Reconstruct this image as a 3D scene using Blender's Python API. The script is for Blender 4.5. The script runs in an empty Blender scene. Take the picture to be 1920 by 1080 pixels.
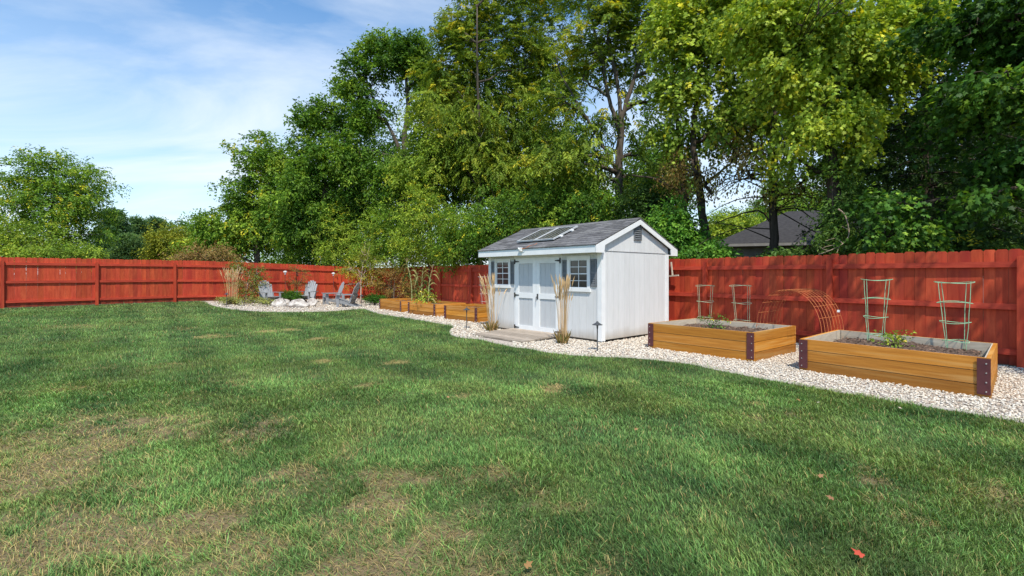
import bpy, math
import numpy as np
R = math.radians
PI = math.pi
rng = np.random.default_rng(7)

# ------------------------------------------------------------------ scene / camera
sc = bpy.context.scene
col = bpy.data.collections.new("yard"); sc.collection.children.link(col)
H, F0, CX, HY = 1.45, 905.0, 960.0, 514.0
cam = bpy.data.cameras.new("camera"); camo = bpy.data.objects.new("camera", cam); col.objects.link(camo)
camo.location = (0, 0, H); camo.rotation_euler = (R(90), 0, 0)
cam.sensor_width = 36; cam.lens = F0/1920*36; cam.shift_y = -26/1920
cam.clip_end = 3000; cam.clip_start = 0.05
sc.camera = camo
sc.view_settings.view_transform = 'Standard'; sc.view_settings.look = 'None'
sc.view_settings.exposure = 0; sc.view_settings.gamma = 1
sc.render.engine = 'CYCLES'
sc.cycles.max_bounces = 6; sc.cycles.diffuse_bounces = 3; sc.cycles.glossy_bounces = 2
sc.cycles.transmission_bounces = 4; sc.cycles.transparent_max_bounces = 4
sc.cycles.caustics_reflective = False; sc.cycles.caustics_refractive = False
sc.cycles.use_denoising = True; sc.cycles.denoiser = "OPENIMAGEDENOISE"; sc.cycles.denoising_input_passes = "RGB_ALBEDO_NORMAL"; sc.cycles.denoising_prefilter = "NONE"
sc.cycles.sample_clamp_indirect = 4

SUN_EL, SUN_AZ = 57.0, 6.0          # azimuth: degrees to the right of straight behind the camera
sh = (math.sin(R(SUN_AZ)), -math.cos(R(SUN_AZ)))
sd = (sh[0]*math.cos(R(SUN_EL)), sh[1]*math.cos(R(SUN_EL)), math.sin(R(SUN_EL)))

# ------------------------------------------------------------------ small maths
def smooth(a, b, x):
    t = np.clip((x-a)/(b-a), 0, 1); return t*t*(3-2*t)
def gz(x, y):
    return 0.22*smooth(-7.5, -14.5, np.asarray(x, float))
def G(px, py, z=0.0):
    """ground (or height z above it) point seen at a photo pixel"""
    zz = z
    for _ in range(8):
        Y = F0*(H-zz)/(py-HY); X = (px-CX)/F0*Y
        zz = z+float(gz(X, Y))
    return np.array([X, Y, zz])
def at(px, py, d):
    return np.array([(px-CX)/F0*d, d, H+(HY-py)/F0*d])
def _h(ix, iy, iz, seed):
    a = (ix.astype(np.int64)*374761393 + iy.astype(np.int64)*668265263 + iz.astype(np.int64)*2147483647 + seed*1274126177) & 0xffffffff
    a = ((a ^ (a >> 13))*1274126177) & 0xffffffff
    a = (a ^ (a >> 16)) & 0xffffffff
    return a/4294967295.0
def vn(x, y, z=None, seed=0):
    x = np.asarray(x, float); y = np.asarray(y, float)
    z = np.zeros_like(x) if z is None else np.asarray(z, float)
    ix, iy, iz = np.floor(x), np.floor(y), np.floor(z)
    fx, fy, fz = x-ix, y-iy, z-iz
    fx, fy, fz = [t*t*(3-2*t) for t in (fx, fy, fz)]
    r = 0
    for dx in (0, 1):
        for dy in (0, 1):
            for dz in (0, 1):
                w = (fx if dx else 1-fx)*(fy if dy else 1-fy)*(fz if dz else 1-fz)
                r = r + w*_h(ix+dx, iy+dy, iz+dz, seed)
    return r
def fbm(x, y, z=None, seed=0, o=4):
    r, a, f, t = 0, .5, 1., 0
    for i in range(o):
        r = r+a*vn(np.asarray(x)*f, np.asarray(y)*f, None if z is None else np.asarray(z)*f, seed+i); t += a; a *= .5; f *= 2.03
    return r/t
def nrm(v):
    return v/np.maximum(np.linalg.norm(v, axis=-1, keepdims=True), 1e-9)
def inpoly(poly, x, y):
    c = np.zeros(x.shape, bool); n = len(poly)
    for i in range(n):
        x1, y1 = poly[i]; x2, y2 = poly[(i+1) % n]
        if y1 == y2: continue
        m = ((y1 > y) != (y2 > y)) & (x < (x2-x1)*(y-y1)/(y2-y1)+x1)
        c ^= m
    return c

# ------------------------------------------------------------------ mesh builder
class MB:
    def __init__(s): s.v = []; s.f = []; s.c = []; s.n = 0; s.hasc = False
    def add(s, v, f, c=None):
        v = np.asarray(v, float).reshape(-1, 3)
        if isinstance(f, np.ndarray) or (len(f) and np.ndim(f[0]) == 1 and len({len(q) for q in f}) == 1):
            fs = [np.asarray(f, int)]
        else:
            d = {}
            for q in f: d.setdefault(len(q), []).append(q)
            fs = [np.asarray(q, int) for q in d.values()]
        for q in fs: s.f.append(q+s.n)
        s.v.append(v); s.n += len(v)
        if c is None: s.c.append(np.ones((len(v), 3)))
        else:
            s.hasc = True; c = np.asarray(c, float)
            s.c.append(np.broadcast_to(c, (len(v), 3)).copy())
        return s
    def box(s, x0, x1, y0, y1, z0, z1, c=None, M=None, t=None):
        v = np.array([(x, y, z) for x in (x0, x1) for y in (y0, y1) for z in (z0, z1)], float)
        if M is not None: v = v @ np.asarray(M, float).T
        if t is not None: v = v+np.asarray(t)
        f = [(0, 1, 3, 2), (4, 6, 7, 5), (0, 4, 5, 1), (2, 3, 7, 6), (0, 2, 6, 4), (1, 5, 7, 3)]
        return s.add(v, f, c)
    def beam(s, a, b, w, h, up=(0, 0, 1), c=None):
        """rectangular bar from a to b, w across, h along up"""
        a, b = np.asarray(a, float), np.asarray(b, float)
        d = nrm(b-a); r = nrm(np.cross(d, up)); u = np.cross(r, d)
        v = [p+r*i*w/2+u*j*h/2 for p in (a, b) for i in (-1, 1) for j in (-1, 1)]
        f = [(0, 1, 3, 2), (4, 6, 7, 5), (0, 4, 5, 1), (2, 3, 7, 6), (0, 2, 6, 4), (1, 5, 7, 3)]
        return s.add(v, f, c)
    def prism(s, pts, axis, a, b, c=None):
        """2-D outline extruded along axis 0/1/2 from a to b"""
        n = len(pts); v = []
        for e in (a, b):
            for p in pts:
                q = [p[0], p[1]]; q.insert(axis, e); v.append(q)
        f = [tuple(range(n)), tuple(range(2*n-1, n-1, -1))]+[(i, i+n, (i+1) % n+n, (i+1) % n) for i in range(n)]
        return s.add(v, f, c)
    def tube(s, pts, rad, k=6, c=None, cap=True):
        p = np.asarray(pts, float); n = len(p)
        rad = np.broadcast_to(np.asarray(rad, float), (n,))
        t = np.gradient(p, axis=0); t = nrm(t)
        ref = np.array([0, 0, 1.]) if abs(t[0, 2]) < .9 else np.array([1., 0, 0])
        a = nrm(np.cross(t[0], ref)); V = []
        ang = np.linspace(0, 2*PI, k, endpoint=False)
        for i in range(n):
            a = nrm(a-t[i]*np.dot(a, t[i])); b = np.cross(t[i], a)
            V.append(p[i]+rad[i]*(np.cos(ang)[:, None]*a+np.sin(ang)[:, None]*b))
        V = np.concatenate(V)
        j = np.arange(k); jj = (j+1) % k
        q = np.concatenate([np.stack([i*k+j, i*k+jj, (i+1)*k+jj, (i+1)*k+j], 1) for i in range(n-1)])
        s.add(V, q, c)
        if cap and k <= 8:
            m = s.n-len(V)
            s.f.append(np.array([list(range(m+k-1, m-1, -1))])); s.f.append(np.array([list(range(m+(n-1)*k, m+n*k))]))
        return s
    def lathe(s, prof, cx=0, cy=0, k=16, c=None):
        v = []; n = len(prof)
        for r, z in prof:
            for i in range(k):
                a = 2*PI*i/k; v.append((cx+r*math.cos(a), cy+r*math.sin(a), z))
        f = [(i*k+j, i*k+(j+1) % k, (i+1)*k+(j+1) % k, (i+1)*k+j) for i in range(n-1) for j in range(k)]
        f += [tuple(range(k-1, -1, -1)), tuple(range((n-1)*k, n*k))]
        return s.add(v, f, c)
    def mesh(s, name, off=(0, 0, 0), smooth=False):
        V = np.concatenate(s.v)-np.asarray(off, float)
        me = bpy.data.meshes.new(name)
        me.vertices.add(len(V)); me.vertices.foreach_set("co", V.astype(np.float32).ravel())
        loops = np.concatenate([f.ravel() for f in s.f]); tot = np.concatenate([np.full(len(f), f.shape[1]) for f in s.f])
        me.loops.add(len(loops)); me.loops.foreach_set("vertex_index", loops.astype(np.int32))
        me.polygons.add(len(tot)); st = np.concatenate([[0], np.cumsum(tot)[:-1]])
        me.polygons.foreach_set("loop_start", st.astype(np.int32))
        me.polygons.foreach_set("use_smooth", np.full(len(tot), smooth))
        if True:
            at_ = me.color_attributes.new("col", 'FLOAT_COLOR', 'POINT')
            C = np.concatenate(s.c); C = np.concatenate([C, np.ones((len(C), 1))], 1)
            at_.data.foreach_set("color", C.astype(np.float32).ravel())
        me.update(calc_edges=True); me.validate()
        return me
    def build(s, name, mat, parent=None, off=(0, 0, 0), smooth=False):
        me = s.mesh(name, off, smooth); me.materials.append(mat)
        o = bpy.data.objects.new(name, me); col.objects.link(o)
        if parent is not None: o.parent = parent
        else: o.location = off
        return o

def tag(o, label, cat, group=None):
    o['label'] = label; o['category'] = cat
    if group: o['group'] = group
    return o
def thing(name, label, cat, loc=(0, 0, 0), rz=0.0, group=None):
    o = bpy.data.objects.new(name, None); col.objects.link(o); o.empty_display_size = .2
    o.location = loc; o.rotation_euler = (0, 0, rz)
    return tag(o, label, cat, group)
def dup(o, label, loc, rz=None, parent=None):
    c = o.copy(); col.objects.link(c)
    if parent is None:
        c['label'] = label; c.location = loc
        if rz is not None: c.rotation_euler = (0, 0, rz)
    else: c.parent = parent
    for ch in list(o.children): dup(ch, None, None, None, c)
    return c
def struct(o):
    o['kind'] = 'structure'; return o

# ------------------------------------------------------------------ materials
def mat(name, c1, c2=None, rough=.7, scale=6, stretch=(1, 1, 1), detail=6, bump=0., bscale=None, bstretch=None, attr=False, spec=.3,
        metal=0., lo=.3, hi=.7, c3=None, s3=1.2, bdist=.01):
    m = bpy.data.materials.new(name); m.use_nodes = True
    nt = m.node_tree; N = nt.nodes; L = nt.links
    b = N["Principled BSDF"]; b.inputs["Roughness"].default_value = rough; b.inputs["Specular IOR Level"].default_value = spec
    b.inputs["Metallic"].default_value = metal
    tc = N.new("ShaderNodeTexCoord"); mp = N.new("ShaderNodeMapping"); mp.inputs["Scale"].default_value = stretch
    L.new(tc.outputs["Object"], mp.inputs["Vector"])
    nz = N.new("ShaderNodeTexNoise"); nz.inputs["Scale"].default_value = scale; nz.inputs["Detail"].default_value = detail
    nz.inputs["Roughness"].default_value = .62
    L.new(mp.outputs[0], nz.inputs["Vector"])
    cr = N.new("ShaderNodeValToRGB"); e = cr.color_ramp.elements
    if c2 is None: c2 = tuple(min(1, x*1.25) for x in c1); c1 = tuple(x*.8 for x in c1)
    e[0].position = lo; e[0].color = (*c1, 1); e[1].position = hi; e[1].color = (*c2, 1)
    L.new(nz.outputs["Fac"], cr.inputs["Fac"]); out = cr.outputs[0]
    if c3 is not None:
        n3 = N.new("ShaderNodeTexNoise"); n3.inputs["Scale"].default_value = s3; n3.inputs["Detail"].default_value = 5
        L.new(mp.outputs[0], n3.inputs["Vector"])
        r3 = N.new("ShaderNodeValToRGB"); r3.color_ramp.elements[0].position = .5; r3.color_ramp.elements[1].position = .68
        L.new(n3.outputs["Fac"], r3.inputs["Fac"])
        mx = N.new("ShaderNodeMix"); mx.data_type = 'RGBA'; mx.inputs["B"].default_value = (*c3, 1)
        L.new(r3.outputs[0], mx.inputs["Factor"]); L.new(out, mx.inputs["A"]); out = mx.outputs["Result"]
    if attr:
        a = N.new("ShaderNodeAttribute"); a.attribute_name = "col"
        mx = N.new("ShaderNodeMix"); mx.data_type = 'RGBA'; mx.blend_type = 'MULTIPLY'; mx.inputs["Factor"].default_value = 1
        L.new(out, mx.inputs["A"]); L.new(a.outputs["Color"], mx.inputs["B"]); out = mx.outputs["Result"]
    L.new(out, b.inputs["Base Color"])
    if bump:
        nb = nz
        if bscale:
            nb = N.new("ShaderNodeTexNoise"); nb.inputs["Scale"].default_value = bscale; nb.inputs["Detail"].default_value = 6
            m2 = N.new("ShaderNodeMapping"); m2.inputs["Scale"].default_value = bstretch or stretch
            L.new(tc.outputs["Object"], m2.inputs["Vector"]); L.new(m2.outputs[0], nb.inputs["Vector"])
        bp = N.new("ShaderNodeBump"); bp.inputs["Strength"].default_value = bump; bp.inputs["Distance"].default_value = bdist
        L.new(nb.outputs["Fac"], bp.inputs["Height"]); L.new(bp.outputs[0], b.inputs["Normal"])
    return m
def leafmat(name, trans=.35, rough=.55, tint=(1.25, 1.15, .5), spec=.25, gain=1.0):
    m = bpy.data.materials.new(name); m.use_nodes = True
    nt = m.node_tree; N = nt.nodes; L = nt.links
    b = N["Principled BSDF"]; b.inputs["Roughness"].default_value = rough; b.inputs["Specular IOR Level"].default_value = spec
    a = N.new("ShaderNodeAttribute"); a.attribute_name = "col"
    tc = N.new("ShaderNodeTexCoord"); nz = N.new("ShaderNodeTexNoise"); nz.inputs["Scale"].default_value = 1.3
    L.new(tc.outputs["Object"], nz.inputs["Vector"])
    mr = N.new("ShaderNodeMapRange"); mr.inputs["From Min"].default_value = .3; mr.inputs["From Max"].default_value = .7
    mr.inputs["To Min"].default_value = .8*gain; mr.inputs["To Max"].default_value = 1.2*gain
    L.new(nz.outputs["Fac"], mr.inputs["Value"])
    vm = N.new("ShaderNodeVectorMath"); vm.operation = 'SCALE'; L.new(a.outputs["Color"], vm.inputs[0]); L.new(mr.outputs[0], vm.inputs["Scale"])
    L.new(vm.outputs[0], b.inputs["Base Color"])
    t = N.new("ShaderNodeBsdfTranslucent")
    v2 = N.new("ShaderNodeVectorMath"); v2.operation = 'MULTIPLY'; v2.inputs[1].default_value = tint
    L.new(vm.outputs[0], v2.inputs[0]); L.new(v2.outputs[0], t.inputs["Color"])
    mx = N.new("ShaderNodeMixShader"); mx.inputs[0].default_value = trans
    L.new(b.outputs[0], mx.inputs[1]); L.new(t.outputs[0], mx.inputs[2]); L.new(mx.outputs[0], N["Material Output"].inputs[0])
    return m

M = {}
M['leaf'] = leafmat('leaf', .36, gain=2.35)
M['grass'] = leafmat('grass_blade', .32, .5, (1.15, 1.1, .5), .25, 2.0)
M['dryleaf'] = leafmat('dry_leaf', .25, .7, (1.2, 1., .7), .15)
M['bark'] = mat('bark', (.045, .034, .026), (.15, .12, .095), .95, 9, (1, 1, .22), bump=.8, bdist=.03, c3=(.10, .11, .07), s3=.9)
M['barkdark'] = mat('dark_bark', (.025, .019, .014), (.09, .066, .048), .95, 9, (1, 1, .22), bump=.8, bdist=.03)
M['palebark'] = mat('pale_bark', (.38, .27, .2), (.55, .42, .33), .85, 12, (1, 1, .3))
M['twig'] = mat('twig', (.07, .05, .035), (.15, .11, .08), .9, 12)
M['fence'] = mat('fence_stain', (.39, .042, .016), (.57, .086, .034), .75, 5, (3, 3, .5), bump=.35, bscale=30, bstretch=(3, 3, .15), attr=True, c3=(.36, .034, .018), s3=1.1, bdist=.004)
M['rail'] = mat('rail_stain', (.36, .034, .018), (.56, .075, .036), .75, 6, (.6, 3, 3), bump=.3, bscale=30, bstretch=(.15, 3, 3), attr=True, bdist=.006)
M['cedar_x'] = mat('cedar_long', (.38, .135, .014), (.60, .25, .036), .65, 4.0, (.45, 5, 11), bump=.25, bscale=16, bstretch=(.3, 6, 8), attr=True, bdist=.004, c3=(.58, .29, .075), s3=1.7)
M['cedar_y'] = mat('cedar_cross', (.42, .15, .016), (.64, .275, .04), .65, 4.0, (5, .45, 11), bump=.25, bscale=16, bstretch=(6, .3, 8), attr=True, bdist=.004, c3=(.60, .31, .085), s3=1.7)
M['liner'] = mat('liner_wood', (.44, .36, .27), (.64, .55, .43), .85, 5, (.8, .8, 6), bump=.2)
M['plate'] = mat('maroon_plate', (.085, .022, .026), (.12, .034, .036), .5, 12, spec=.4)
M['screw'] = mat('screw', (.5, .48, .46), (.7, .68, .65), .35, 30, metal=.7)
M['soil'] = mat('soil', (.045, .028, .02), (.21, .15, .115), .95, 26, detail=10, bump=1., bdist=.03, lo=.36, hi=.68, attr=True)
M['siding'] = mat('shed_siding', (.655, .65, .645), (.72, .715, .71), .75, 4, (4, 4, .6), bump=.15, bscale=40, bstretch=(3, 3, .25), bdist=.003, attr=True)
M['panel'] = mat('door_panel_grey', (.52, .525, .535), (.58, .585, .59), .75, 4, (4, 4, .6), bump=.12, bscale=40, bstretch=(3, 3, .25), bdist=.003)
M['trim'] = mat('white_trim', (.78, .78, .78), (.86, .86, .85), .6, 5, (1, 1, 1), bump=.05, bscale=40)
M['shutter'] = mat('shutter_grey', (.15, .158, .168), (.20, .208, .22), .6, 8)
M['shingle'] = mat('shingle', (.075, .074, .076), (.215, .21, .212), .95, 9, (1.2, 5, 5), detail=8, bump=.5, bscale=90, bstretch=(1, 1, 1), attr=True, lo=.32, hi=.7, bdist=.006)
M['glass'] = mat('window_glass', (.045, .04, .035), (.10, .085, .075), .06, 3, spec=.6)
M['black'] = mat('black_metal', (.012, .012, .013), (.03, .03, .03), .45, 20, spec=.4)
M['lampmetal'] = mat('grey_lamp_metal', (.045, .047, .05), (.085, .088, .093), .45, 14, spec=.4)
M['alu'] = mat('aluminium', (.62, .63, .64), (.74, .75, .76), .4, 12, metal=.3)
M['solar'] = mat('solar_cell', (.018, .014, .02), (.05, .04, .045), .14, 3, spec=.6)
M['plastic'] = mat('white_plastic', (.75, .75, .74), (.83, .83, .82), .4, 9)
M['ramp'] = mat('weathered_plank', (.27, .215, .165), (.5, .42, .34), .9, 5, (.8, 6, 6), bump=.5, bscale=18, bstretch=(.5, 8, 8), attr=True, bdist=.006)
M['chair'] = mat('grey_poly_wood', (.23, .235, .245), (.29, .295, .305), .6, 10, attr=True)
M['quartz'] = mat('white_quartz', (.26, .21, .18), (.60, .55, .50), .7, 4.5, bump=.7, bscale=9, bdist=.05, lo=.34, hi=.56)
M['stone'] = mat('gravel_stone', (.72, .70, .68), (.92, .91, .90), .85, 40, attr=True)
M['gravelbase'] = mat('gravel_base', (.26, .21, .17), (.62, .54, .46), .95, 38, detail=8, bump=1., bdist=.02, lo=.35, hi=.6)
M['edging'] = mat('edging', (.30, .26, .21), (.58, .52, .45), .95, 22, bump=.5, bscale=30, bdist=.008)
M['lawn'] = mat('lawn_soil', (.7, .7, .7), (1.25, 1.2, 1.1), .95, 14, detail=10, bump=.8, bscale=70, bdist=.02, attr=True)
M['ground'] = mat('ground', (.045, .05, .02), (.11, .095, .045), .95, 3, detail=10, bump=.6)
M['cagegreen'] = mat('green_wire', (.20, .46, .27), (.38, .62, .38), .5, 9)
M['cagepale'] = mat('pale_wire', (.36, .42, .24), (.50, .54, .36), .5, 9)
M['rust'] = mat('rusty_wire', (.42, .11, .038), (.66, .22, .075), .8, 14)
M['greywire'] = mat('grey_wire', (.4, .36, .33), (.55, .5, .46), .5, 9)
M['housewall'] = mat('house_wall', (.20, .19, .18), (.26, .25, .24), .9, 4)
M['houseroof'] = mat('house_roof', (.026, .024, .025), (.062, .058, .058), .95, 7, (1, 1, 4), bump=.4)  # shade over the roof is put into this dark base colour
M['straw'] = leafmat('straw', .3, .7, (1.1, 1., .8), .15)
M['bracket'] = mat('cream_wood', (.62, .55, .42), (.74, .67, .54), .7, 8)

# ------------------------------------------------------------------ world + sun
w = bpy.data.worlds.new("World"); sc.world = w; w.use_nodes = True
nt = w.node_tree; N = nt.nodes; L = nt.links
bg = N["Background"]; bg.inputs["Strength"].default_value = .135
sky = N.new("ShaderNodeTexSky"); sky.sky_type = 'NISHITA'; sky.sun_disc = False
sky.sun_elevation = R(SUN_EL); sky.sun_rotation = R(180-SUN_AZ)
sky.air_density = 1.1; sky.dust_density = .2; sky.ozone_density = 2.2
tc = N.new("ShaderNodeTexCoord"); sx = N.new("ShaderNodeSeparateXYZ"); L.new(tc.outputs["Generated"], sx.inputs[0])
def vmath(op, a, b=None, v=None):
    n = N.new("ShaderNodeMath"); n.operation = op
    L.new(a, n.inputs[0])
    if b is not None: L.new(b, n.inputs[1])
    elif v is not None: n.inputs[1].default_value = v
    return n.outputs[0]
zc = vmath('ADD', vmath('MAXIMUM', sx.outputs["Z"], v=0.0), v=.16)
cx_ = vmath('DIVIDE', sx.outputs["X"], zc); cy_ = vmath('DIVIDE', sx.outputs["Y"], zc)
cb = N.new("ShaderNodeCombineXYZ"); L.new(cx_, cb.inputs[0]); L.new(cy_, cb.inputs[1])
mp = N.new("ShaderNodeMapping"); mp.inputs["Rotation"].default_value = (0, 0, R(24)); mp.inputs["Scale"].default_value = (.62, 1.0, 1)
mp.inputs["Location"].default_value = (.35, .6, 0)
L.new(cb.outputs[0], mp.inputs[0])
n1 = N.new("ShaderNodeTexNoise"); n1.inputs["Scale"].default_value = 1.25; n1.inputs["Detail"].default_value = 9; n1.inputs["Roughness"].default_value = .56
n1.inputs["Distortion"].default_value = .55
L.new(mp.outputs[0], n1.inputs["Vector"])
cr = N.new("ShaderNodeValToRGB"); cr.color_ramp.elements[0].position = .405; cr.color_ramp.elements[0].color = (0, 0, 0, 1)
cr.color_ramp.elements[1].position = .80; cr.color_ramp.elements[1].color = (.85, .85, .85, 1)
L.new(n1.outputs["Fac"], cr.inputs[0])
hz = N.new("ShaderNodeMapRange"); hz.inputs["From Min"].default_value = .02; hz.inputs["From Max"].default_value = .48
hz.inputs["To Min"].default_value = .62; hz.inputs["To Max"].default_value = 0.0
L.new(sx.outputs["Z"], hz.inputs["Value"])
zf = N.new("ShaderNodeMapRange"); zf.inputs["From Min"].default_value = .5; zf.inputs["From Max"].default_value = .78
zf.inputs["To Min"].default_value = 1.0; zf.inputs["To Max"].default_value = .12
L.new(sx.outputs["Z"], zf.inputs["Value"])
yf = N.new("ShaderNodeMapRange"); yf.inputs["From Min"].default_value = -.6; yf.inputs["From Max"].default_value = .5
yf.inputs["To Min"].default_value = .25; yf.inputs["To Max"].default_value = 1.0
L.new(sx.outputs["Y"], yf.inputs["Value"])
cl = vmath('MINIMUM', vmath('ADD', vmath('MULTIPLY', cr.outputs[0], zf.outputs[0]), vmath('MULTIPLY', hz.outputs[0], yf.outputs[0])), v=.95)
tint = N.new("ShaderNodeMix"); tint.data_type = 'RGBA'; tint.blend_type = 'MULTIPLY'; tint.inputs["Factor"].default_value = 1
L.new(sky.outputs[0], tint.inputs["A"]); tint.inputs["B"].default_value = (.92, 1.34, 1.56, 1)
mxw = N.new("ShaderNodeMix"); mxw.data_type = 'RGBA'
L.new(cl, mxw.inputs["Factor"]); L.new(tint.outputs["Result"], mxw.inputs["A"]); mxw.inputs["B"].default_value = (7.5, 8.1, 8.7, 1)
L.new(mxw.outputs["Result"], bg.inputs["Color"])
sun = bpy.data.lights.new("sun", 'SUN'); sun.energy = 5.0; sun.angle = R(.53); sun.color = (1, .935, .82)
so = bpy.data.objects.new("sun", sun); col.objects.link(so)
from mathutils import Vector
so.rotation_euler = Vector(sd).to_track_quat('Z', 'Y').to_euler(); so.location = (0, -5, 30)

# ------------------------------------------------------------------ fence lines and ground sheets
A_ = np.array([-7.57, 28.55]); B_ = np.array([7.75, 7.46])
fr = nrm(B_-A_); frn = np.array([-fr[1], fr[0]])                    # right fence direction, and normal pointing away from the yard
l0 = np.array([-18.1, 17.07]); fl = nrm(np.array([10.4, 11.93])); fln = np.array([-fl[1], fl[0]])
mm = np.array([[fl[0], -fr[0]], [fl[1], -fr[1]]]); tt = np.linalg.solve(mm, A_-l0); corner = l0+fl*tt[0]
edge_px = [(386, 566.5), (400, 572.5), (430, 579), (470, 583), (520, 584.8), (570, 585), (620, 583.6), (655, 581), (681, 579.2), (692, 581.5), (712, 588), (763, 596.3), (816, 605), (846, 610.5),
           (853, 614), (846, 620), (849, 627.7), (867, 633), (895, 635.5), (915, 639.5), (946, 647), (967, 651), (989, 653), (1020, 659), (1060, 664.5), (1120, 668.3), (1180, 670.5), (1240, 676), (1291, 682),
           (1380, 700), (1500, 722), (1600, 739.5), (1740, 762), (1805, 772.5), (1870, 783.5), (1920, 792), (2000, 806), (2150, 834), (2400, 885)]
edge = np.array([G(*p)[:2] for p in edge_px])
def smooth_line(p, n=6):
    out = []
    for i in range(len(p)-1):
        a = p[max(i-1, 0)]; b = p[i]; c = p[i+1]; d = p[min(i+2, len(p)-1)]
        for k in range(n):
            t = k/n
            out.append(.5*((2*b)+(-a+c)*t+(2*a-5*b+4*c-d)*t*t+(-a+3*b-3*c+d)*t**3))
    out.append(p[-1]); return np.array(out)
edge = smooth_line(edge, 5)
gravel_poly = np.concatenate([edge, [B_+fr*7+frn*.02, corner, l0+fl*((edge[0]-l0)@fl)]])
def grid(xs, ys, zoff, fn=gz):
    X, Y = np.meshgrid(xs, ys); nx, ny = len(xs), len(ys)
    V = np.stack([X.ravel(), Y.ravel(), fn(X.ravel(), Y.ravel())+zoff], 1)
    i = np.arange(nx-1)[None, :]+np.arange(ny-1)[:, None]*nx; i = i.ravel()
    return V, np.stack([i, i+1, i+nx+1, i+nx], 1)
xs = np.concatenate([[-900, -400, -150, -80, -50, -35], np.arange(-28, 28.1, .5), [35, 50, 80, 150, 400, 900]])
ys = np.concatenate([[-600, -200, -60, -20], np.arange(-6, 44.1, .5), [55, 80, 130, 250, 500, 1200]])
g = MB(); g.add(*grid(xs, ys, -.03)); struct(g.build("ground", M['ground'], smooth=True))

# lawn condition: 0 lush .. 1 dead, from patches read off the photograph plus noise
spots = [(90, 830, 190, 1.0), (30, 900, 150, 1.), (250, 910, 110, .75), (60, 1030, 170, 1.0), (330, 1000, 130, .9), (560, 905, 100, .75), (640, 1010, 150, .95), (480, 1060, 160, .9), (690, 1070, 150, 1.0),
         (510, 800, 90, .55), (210, 690, 60, .5), (290, 690, 55, .55), (320, 755, 65, .5), (400, 630, 26, .8), (420, 632, 22, .7), (500, 622, 20, .7), (545, 618, 16, .8), (590, 635, 20, .7), (615, 676, 18, .75), (640, 672, 16, .5), (690, 722, 24, .7), (110, 735, 50, .55),
         (130, 612, 40, .35), (740, 681, 22, .5), (850, 742, 26, .35), (1045, 726, 24, .9), (1118, 800, 18, .7), (1068, 805, 14, .6), (1410, 780, 32, .6), (1430, 757, 16, .7), (1500, 782, 16, .7), (1640, 908, 40, .9), (1815, 829, 28, .8), (1700, 960, 90, .5),
         (1870, 930, 80, .6), (1760, 1005, 60, .6), (1600, 870, 40, .35), (985, 930, 60, .5), (930, 900, 60, .4), (840, 770, 60, .3), (860, 950, 110, .5), (1000, 1000, 110, .45), (1130, 1050, 90, .5), (1290, 980, 50, .35), (1640, 1000, 70, .5), (260, 770, 60, .5), (160, 780, 70, .6),
         (770, 900, 90, .5), (440, 720, 70, .35), (560, 700, 60, .3), (350, 615, 40, .3), (800, 1000, 120, .6), (950, 1060, 140, .6)]
SP = [(G(a, b)[0], G(a, b)[1], r/F0*G(a, b)[1], s*(1.6 if r < 45 and b < 760 else 1)) for a, b, r, s in spots]
def dead(x, y):
    d = np.zeros_like(x)
    wx = x+.35*(fbm(x*1.7, y*1.7, seed=11)-.5); wy = y+.5*(fbm(x*1.7, y*1.7, seed=15)-.5)
    for sx_, sy_, r, s in SP:
        d = np.maximum(d, .88*s*np.exp(-(((wx-sx_)/r)**2+((wy-sy_)/(r*1.25))**2)*1.1))
    n = fbm(x*2.3, y*2.3, seed=3); n2 = fbm(x*9, y*9, seed=31)
    d = d*(.15+1.35*n)*(.55+.9*fbm(x*5.5, y*5.5, seed=37))+.30*smooth(.55, .75, n)*smooth(9, 2.5, y)*smooth(3, -1, x)
    n3 = fbm(x*16, y*16, seed=35, o=3)
    return np.clip(d+((n2-.5)*.9+(n3-.5)*1.1)*np.clip(d*1.6, 0, .8), 0, 1)
def lawncol(x, y):
    d = dead(x, y)
    n = fbm(x*.8, y*.8, seed=21); n2 = fbm(x*4, y*4, seed=23)
    st = .5+.5*np.sin((x*.80+y*.60)*2*PI/1.15+2*fbm(x*.5, y*.5, seed=29))    # faint mowing stripes
    k = np.clip(.5+1.75*(-.07+.55*n+.40*n2+.24*st-.5), 0, 1)[:, None]
    gcol = np.array([.047, .107, .031])*(1-k)+np.array([.142, .250, .065])*k
    yl = smooth(.45, .7, fbm(x*1.3, y*1.3, seed=41))[:, None]*.32
    gcol = gcol*(1-yl)+np.array([.20, .235, .06])*yl
    return gcol, d
xs = np.concatenate([np.arange(-30, -10, .4), np.arange(-10, 8, .1), np.arange(8, 12.1, .4)])
ys = np.concatenate([np.arange(-4, 1.6, .4), np.arange(1.6, 14, .1), np.arange(14, 31, .25)])
V, Fq = grid(xs, ys, 0.0)
yard = np.array([l0-fl*14+(-fln)*0, corner, B_+fr*10, (14, -6), (-32, -6)])
cen = V[Fq].mean(1); keep = inpoly(yard, cen[:, 0]+0, cen[:, 1])
gc, dd = lawncol(V[:, 0], V[:, 1])
base = gc*.55+np.array([.02, .018, .008]); soilc = np.array([.235, .165, .10])*(.75+.5*fbm(V[:, 0]*6, V[:, 1]*6, seed=51))[:, None]
strawc = np.array([.36, .28, .11])
q = smooth(.1, .75, dd)[:, None]; nearw = smooth(7.5, 4.5, V[:, 1])[:, None]
lc = base*(1-.82*q)+(soilc*nearw+strawc*(1-nearw))*.82*q
g = MB(); g.add(V, Fq[keep], lc); struct(g.build("lawn", M['lawn'], smooth=True))

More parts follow.
